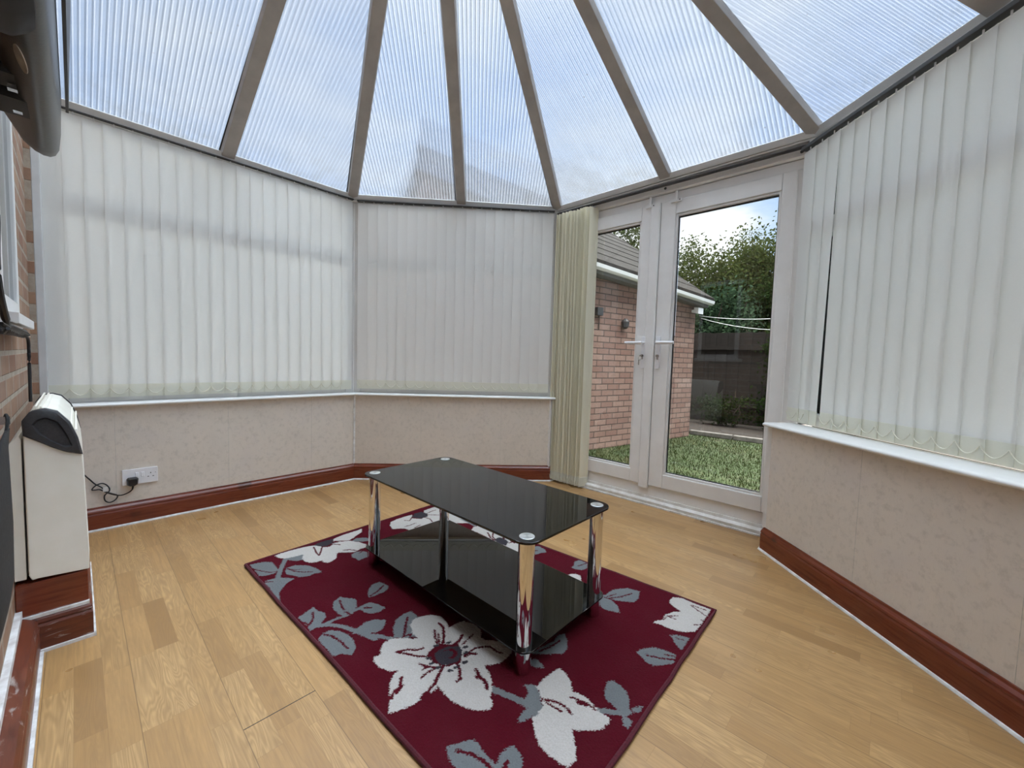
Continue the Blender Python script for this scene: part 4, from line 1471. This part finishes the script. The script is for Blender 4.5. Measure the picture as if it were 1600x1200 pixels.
# local: y runs along the wall away from the house, -x is behind the wall
LW = 2.185
XR = 2.6
MB().prism([(-5.2, 0), (0, 0), (0, 2.12), (-XR, 2.12 + (XR - .1) * .70), (-5.2, 2.12)], -1.15, LW, axis=1).build('wall', 'brick_out', O)
z0_, z1_ = 2.225, 2.060                 # eaves heights at the near and far end
ya, yb = -1.2, LW + .12
zz = lambda y: z0_ + (z1_ - z0_) * (y / LW)
MB().loft([[(.13, ya, zz(ya) - .085), (.13, yb, zz(yb) - .085), (-.05, yb, zz(yb) - .085), (-.05, ya, zz(ya) - .085)],
           [(.13, ya, zz(ya) + .0), (.13, yb, zz(yb) + .0), (-.05, yb, zz(yb) + .0), (-.05, ya, zz(ya) + .0)]]).build('soffit', 'soffit', O)
gprof = [(.13, -.035), (.15, -.052), (.19, -.058), (.22, -.04), (.228, .0), (.218, .0), (.185, -.04), (.15, -.035), (.135, .0), (.13, .0)]
MB().loft([[(a, y, zz(y) + b) for a, b in gprof] for y in (ya, yb)]).build('gutter', 'gutter', O, smooth=True)
MB().box((.125, .92, zz(.92) - .088), (.25, .95, zz(.92) + .002)).build('gutter_joint', 'gutter', O)
# roof: stepped tile courses with rolls
sl = .70
mb = MB()
nc = 10
step = .338
for k in range(nc):
    xa = .17 - k * step * .82
    xb = xa - step * .9
    za, zb_ = k * step * .82 * sl, k * step * .82 * sl + step * .9 * sl
    mb.loft([[(xa, y, zz(y) + .015 + za), (xb, y, zz(y) + .015 + zb_), (xb, y, zz(y) + .055 + zb_), (xa, y, zz(y) + .065 + za)] for y in (ya, yb + .08)])
mb.build('roof_tiles', 'tile', O)
for y in (ya - .04, yb + .05):
    MB().loft([[(.17, y + q, zz(y) + .0 + r), (-XR, y + q, zz(y) + (XR + .17) * sl + r)] for q, r in ((0, 0), (.04, 0), (.04, .03), (0, .03))]).build('verge', 'tile', O)
mb = MB()
mb.loft([[(-XR, y, zz(y) + (XR + .17) * sl + r), (-2 * XR - .17, y, zz(y) + r)] for y, r in ((ya, .0), (yb + .08, .0), (yb + .08, .05), (ya, .05))])
mb.build('rear_roof_tiles', 'tile', O)
MB().tube([(-XR, ya - .04, zz(ya) + (XR + .17) * sl + .03), (-XR, yb + .1, zz(yb) + (XR + .17) * sl + .03)], .07, 10).build('ridge_tiles', 'tile', O)

e = empty('wall_light', (-2.62, 4.87, 1.50), O.rotation_euler[2], 'small dark lantern on the outbuilding brickwork', 'lamp')
mb = MB()
mb.box((-.01, -.02, -.05), (.02, .02, .06))
mb.lathe([(.02, -.06), (.045, -.04), (.05, .03), (.02, .07)], (.06, 0, 0), 10)
mb.build('lantern', 'dark_plastic', e)
e = empty('junction_box', (-2.698, 4.40, 1.62), O.rotation_euler[2], 'square dark box with a trailing wire on the outbuilding brickwork', 'box')
MB().box((0, -.05, -.05), (.05, .05, .05)).build('box_body', 'dark_plastic', e, bevel=.004)
MB().tube([(.01, .02, -.05), (.01, .025, -.22)], .005, 6).build('wire', 'black_plastic', e)
e = empty('security_light', (-2.25, 6.33, 1.80), O.rotation_euler[2], 'small white security lamp at the far corner of the outbuilding', 'lamp')
mb = MB()
mb.box((0, -.03, -.02), (.07, .03, .02))
mb.loft([[(.05, -.05, -.03), (.05, .06, -.03), (.05, .06, .05), (.05, -.05, .05)], [(.13, -.06, -.05), (.13, .07, -.05), (.13, .07, .04), (.13, -.06, .04)]])
mb.build('lamp_head', 'gutter', e, bevel=.004)

# fence, kerb and soil bed
FY = 8.3
e = empty('fence', (-3.2, FY, GZ), math.radians(2), 'dark weathered timber fence at the end of the garden', 'fence')
mb = MB()
for k in range(52):
    mb.box((k * .10, 0 + (k % 2) * .012, .0), (k * .10 + .108, .02 + (k % 2) * .012, 1.72 + random.uniform(-.01, .01)))
mb.build('board_panel', 'fence', e)
for x in (0, 1.8, 3.6):
    MB().box((x, -.07, 0), (x + .09, 0, 1.80)).build('post', 'fence', e)
for z in (.35, 1.4):
    MB().box((0, -.04, z), (5.2, 0, z + .07)).build('rail', 'fence', e)
tag(MB().box((-3.2, 6.72, GZ - .02), (2.0, FY + .8, GZ + .03)).build('soil_bed', 'soil'), 'dark soil bed with leaf litter between the lawn and the fence', 'soil', kind='structure')
e = empty('kerb', (-2.3, 6.62, GZ), math.radians(3), 'low grey stone kerb along the far edge of the lawn', 'kerb')
for k in range(4):
    MB().box((k * .62, 0, 0), (k * .62 + .60, .09, .07)).build('kerb_stone', 'stone', e, bevel=.01)


# washing lines strung across the garden
def line(a, b, sag, label):
    pts = [Vector(a).lerp(Vector(b), k / 16) + Vector((0, 0, -sag * 4 * (k / 16) * (1 - k / 16))) for k in range(17)]
    o_ = MB().tube(pts, .0035, 5).build('washing_line', 'gutter')
    tag(o_, label, 'washing line')


line((-2.18, 6.40, 1.74), (.3, 6.0, 1.86), .16, 'upper white washing line sagging across the garden')
line((-2.15, 6.42, 1.70), (.3, 6.35, 1.72), .22, 'lower white washing line sagging across the garden')


# trees: every leaf is a little folded blade
def leaves(name, c, r, n, size, mat, parent, hollow=.45, clump=26, low=None, flat=0):
    cen = []
    k = 0
    while len(cen) < clump:
        d = NR.normal(0, 1, 3)
        d /= np.linalg.norm(d)
        cen.append(np.array(c) + d * np.array(r) * NR.uniform(hollow, 1.0))
    cen = np.array(cen)
    w = cen[NR.integers(0, clump, n)]
    p = w + NR.normal(0, 1, (n, 3)) * np.array(r) * .20
    if low is not None:
        p[:, 2] = np.maximum(p[:, 2], low + NR.random(n) * .1)
    d = NR.normal(0, 1, (n, 3))
    d /= np.linalg.norm(d, axis=1)[:, None]
    s = np.cross(d, NR.normal(0, 1, (n, 3)))
    s /= np.linalg.norm(s, axis=1)[:, None]
    L = size * NR.uniform(.7, 1.4, n)[:, None]
    v = np.stack([p, p + d * L * .5 + s * L * .28, p + d * L, p + d * L * .5 - s * L * .28], 1)
    me = bpy.data.meshes.new(name)
    me.vertices.add(4 * n)
    me.vertices.foreach_set('co', v.reshape(-1))
    me.loops.add(4 * n)
    me.loops.foreach_set('vertex_index', np.arange(4 * n, dtype=np.int32))
    me.polygons.add(n)
    me.polygons.foreach_set('loop_start', np.arange(0, 4 * n, 4, dtype=np.int32))
    me.update(calc_edges=True)
    me.materials.append(M[mat])
    o_ = bpy.data.objects.new(name, me)
    COL.objects.link(o_)
    o_.parent = parent
    return o_


def tree(name, base, h, c, r, n, size, mat, label, cat='tree', trunk=.09, **kw):
    e = empty(name, base, 0, label, cat)
    c = [c[i] - base[i] for i in range(3)]
    leaves('foliage', c, r, n, size, mat, e, **kw)
    mb = MB()
    rr = random.Random(len(label))
    mb.tube([(0, 0, 0), (rr.uniform(-.1, .1), .05, h * .4), (c[0] * .6, c[1] * .6, h * .75), (c[0], c[1], h)], [trunk, trunk * .8, trunk * .5, trunk * .2], 8)
    for k in range(9):
        a, b = rr.uniform(0, 6.28), rr.uniform(.35, .8)
        q = (c[0] + math.cos(a) * r[0] * .8, c[1] + math.sin(a) * r[1] * .8, c[2] + rr.uniform(-.3, .9) * r[2])
        s_ = (c[0] * b, c[1] * b, h * b)
        m_ = tuple((q[i] + s_[i]) / 2 + rr.uniform(-.1, .1) for i in range(3))
        mb.tube([s_, m_, q], [trunk * .45, trunk * .25, trunk * .08], 6)
    mb.build('trunk', 'bark', e)
    return e


tree('tree', (-3.4, 10.0, GZ), 2.7, (-3.3, 10.0, 2.45), (1.0, .8, 1.15), 24000, .065, 'leaf_mid', 'leafy tree behind the fence beside the outbuilding roof, seen through the right door pane', clump=46)
tree('tree', (-2.2, 10.6, GZ), 3.2, (-2.15, 10.6, 2.6), (1.1, .9, 1.35), 26000, .065, 'leaf_mid', 'tall leafy tree behind the fence with twigs against the sky at right', clump=50)
tree('tree', (-5.6, 8.6, GZ), 3.4, (-5.0, 8.5, 3.05), (1.0, .9, 1.1), 16000, .07, 'leaf_mid', 'leafy tree rising behind the outbuilding roof in the left door pane', clump=34)
tree('tree', (-2.75, 9.1, GZ), 2.2, (-2.70, 9.1, 1.75), (.75, .5, .75), 12000, .075, 'leaf_blue', 'blue-green bushy tree just beyond the end of the outbuilding', clump=40)
tree('tree', (-1.5, 9.4, GZ), 2.4, (-1.35, 9.4, 1.7), (1.1, .6, 1.0), 16000, .08, 'leaf_dark', 'dark evergreen tree behind the fence at the right of the pane', clump=46)
tree('shrub', (-1.0, 7.7, GZ), 1.1, (-1.0, 7.7, .85), (.55, .35, .85), 9000, .06, 'leaf_dark', 'dark ragged shrub in the soil bed at the right of the pane', 'shrub', trunk=.03, low=GZ + .02)
tree('shrub', (-2.0, 7.9, GZ), .7, (-2.0, 7.9, .22), (.6, .22, .26), 1500, .055, 'leaf_dark', 'low dark shrub in the soil bed against the middle of the fence', 'shrub', trunk=.02, low=GZ + .02)
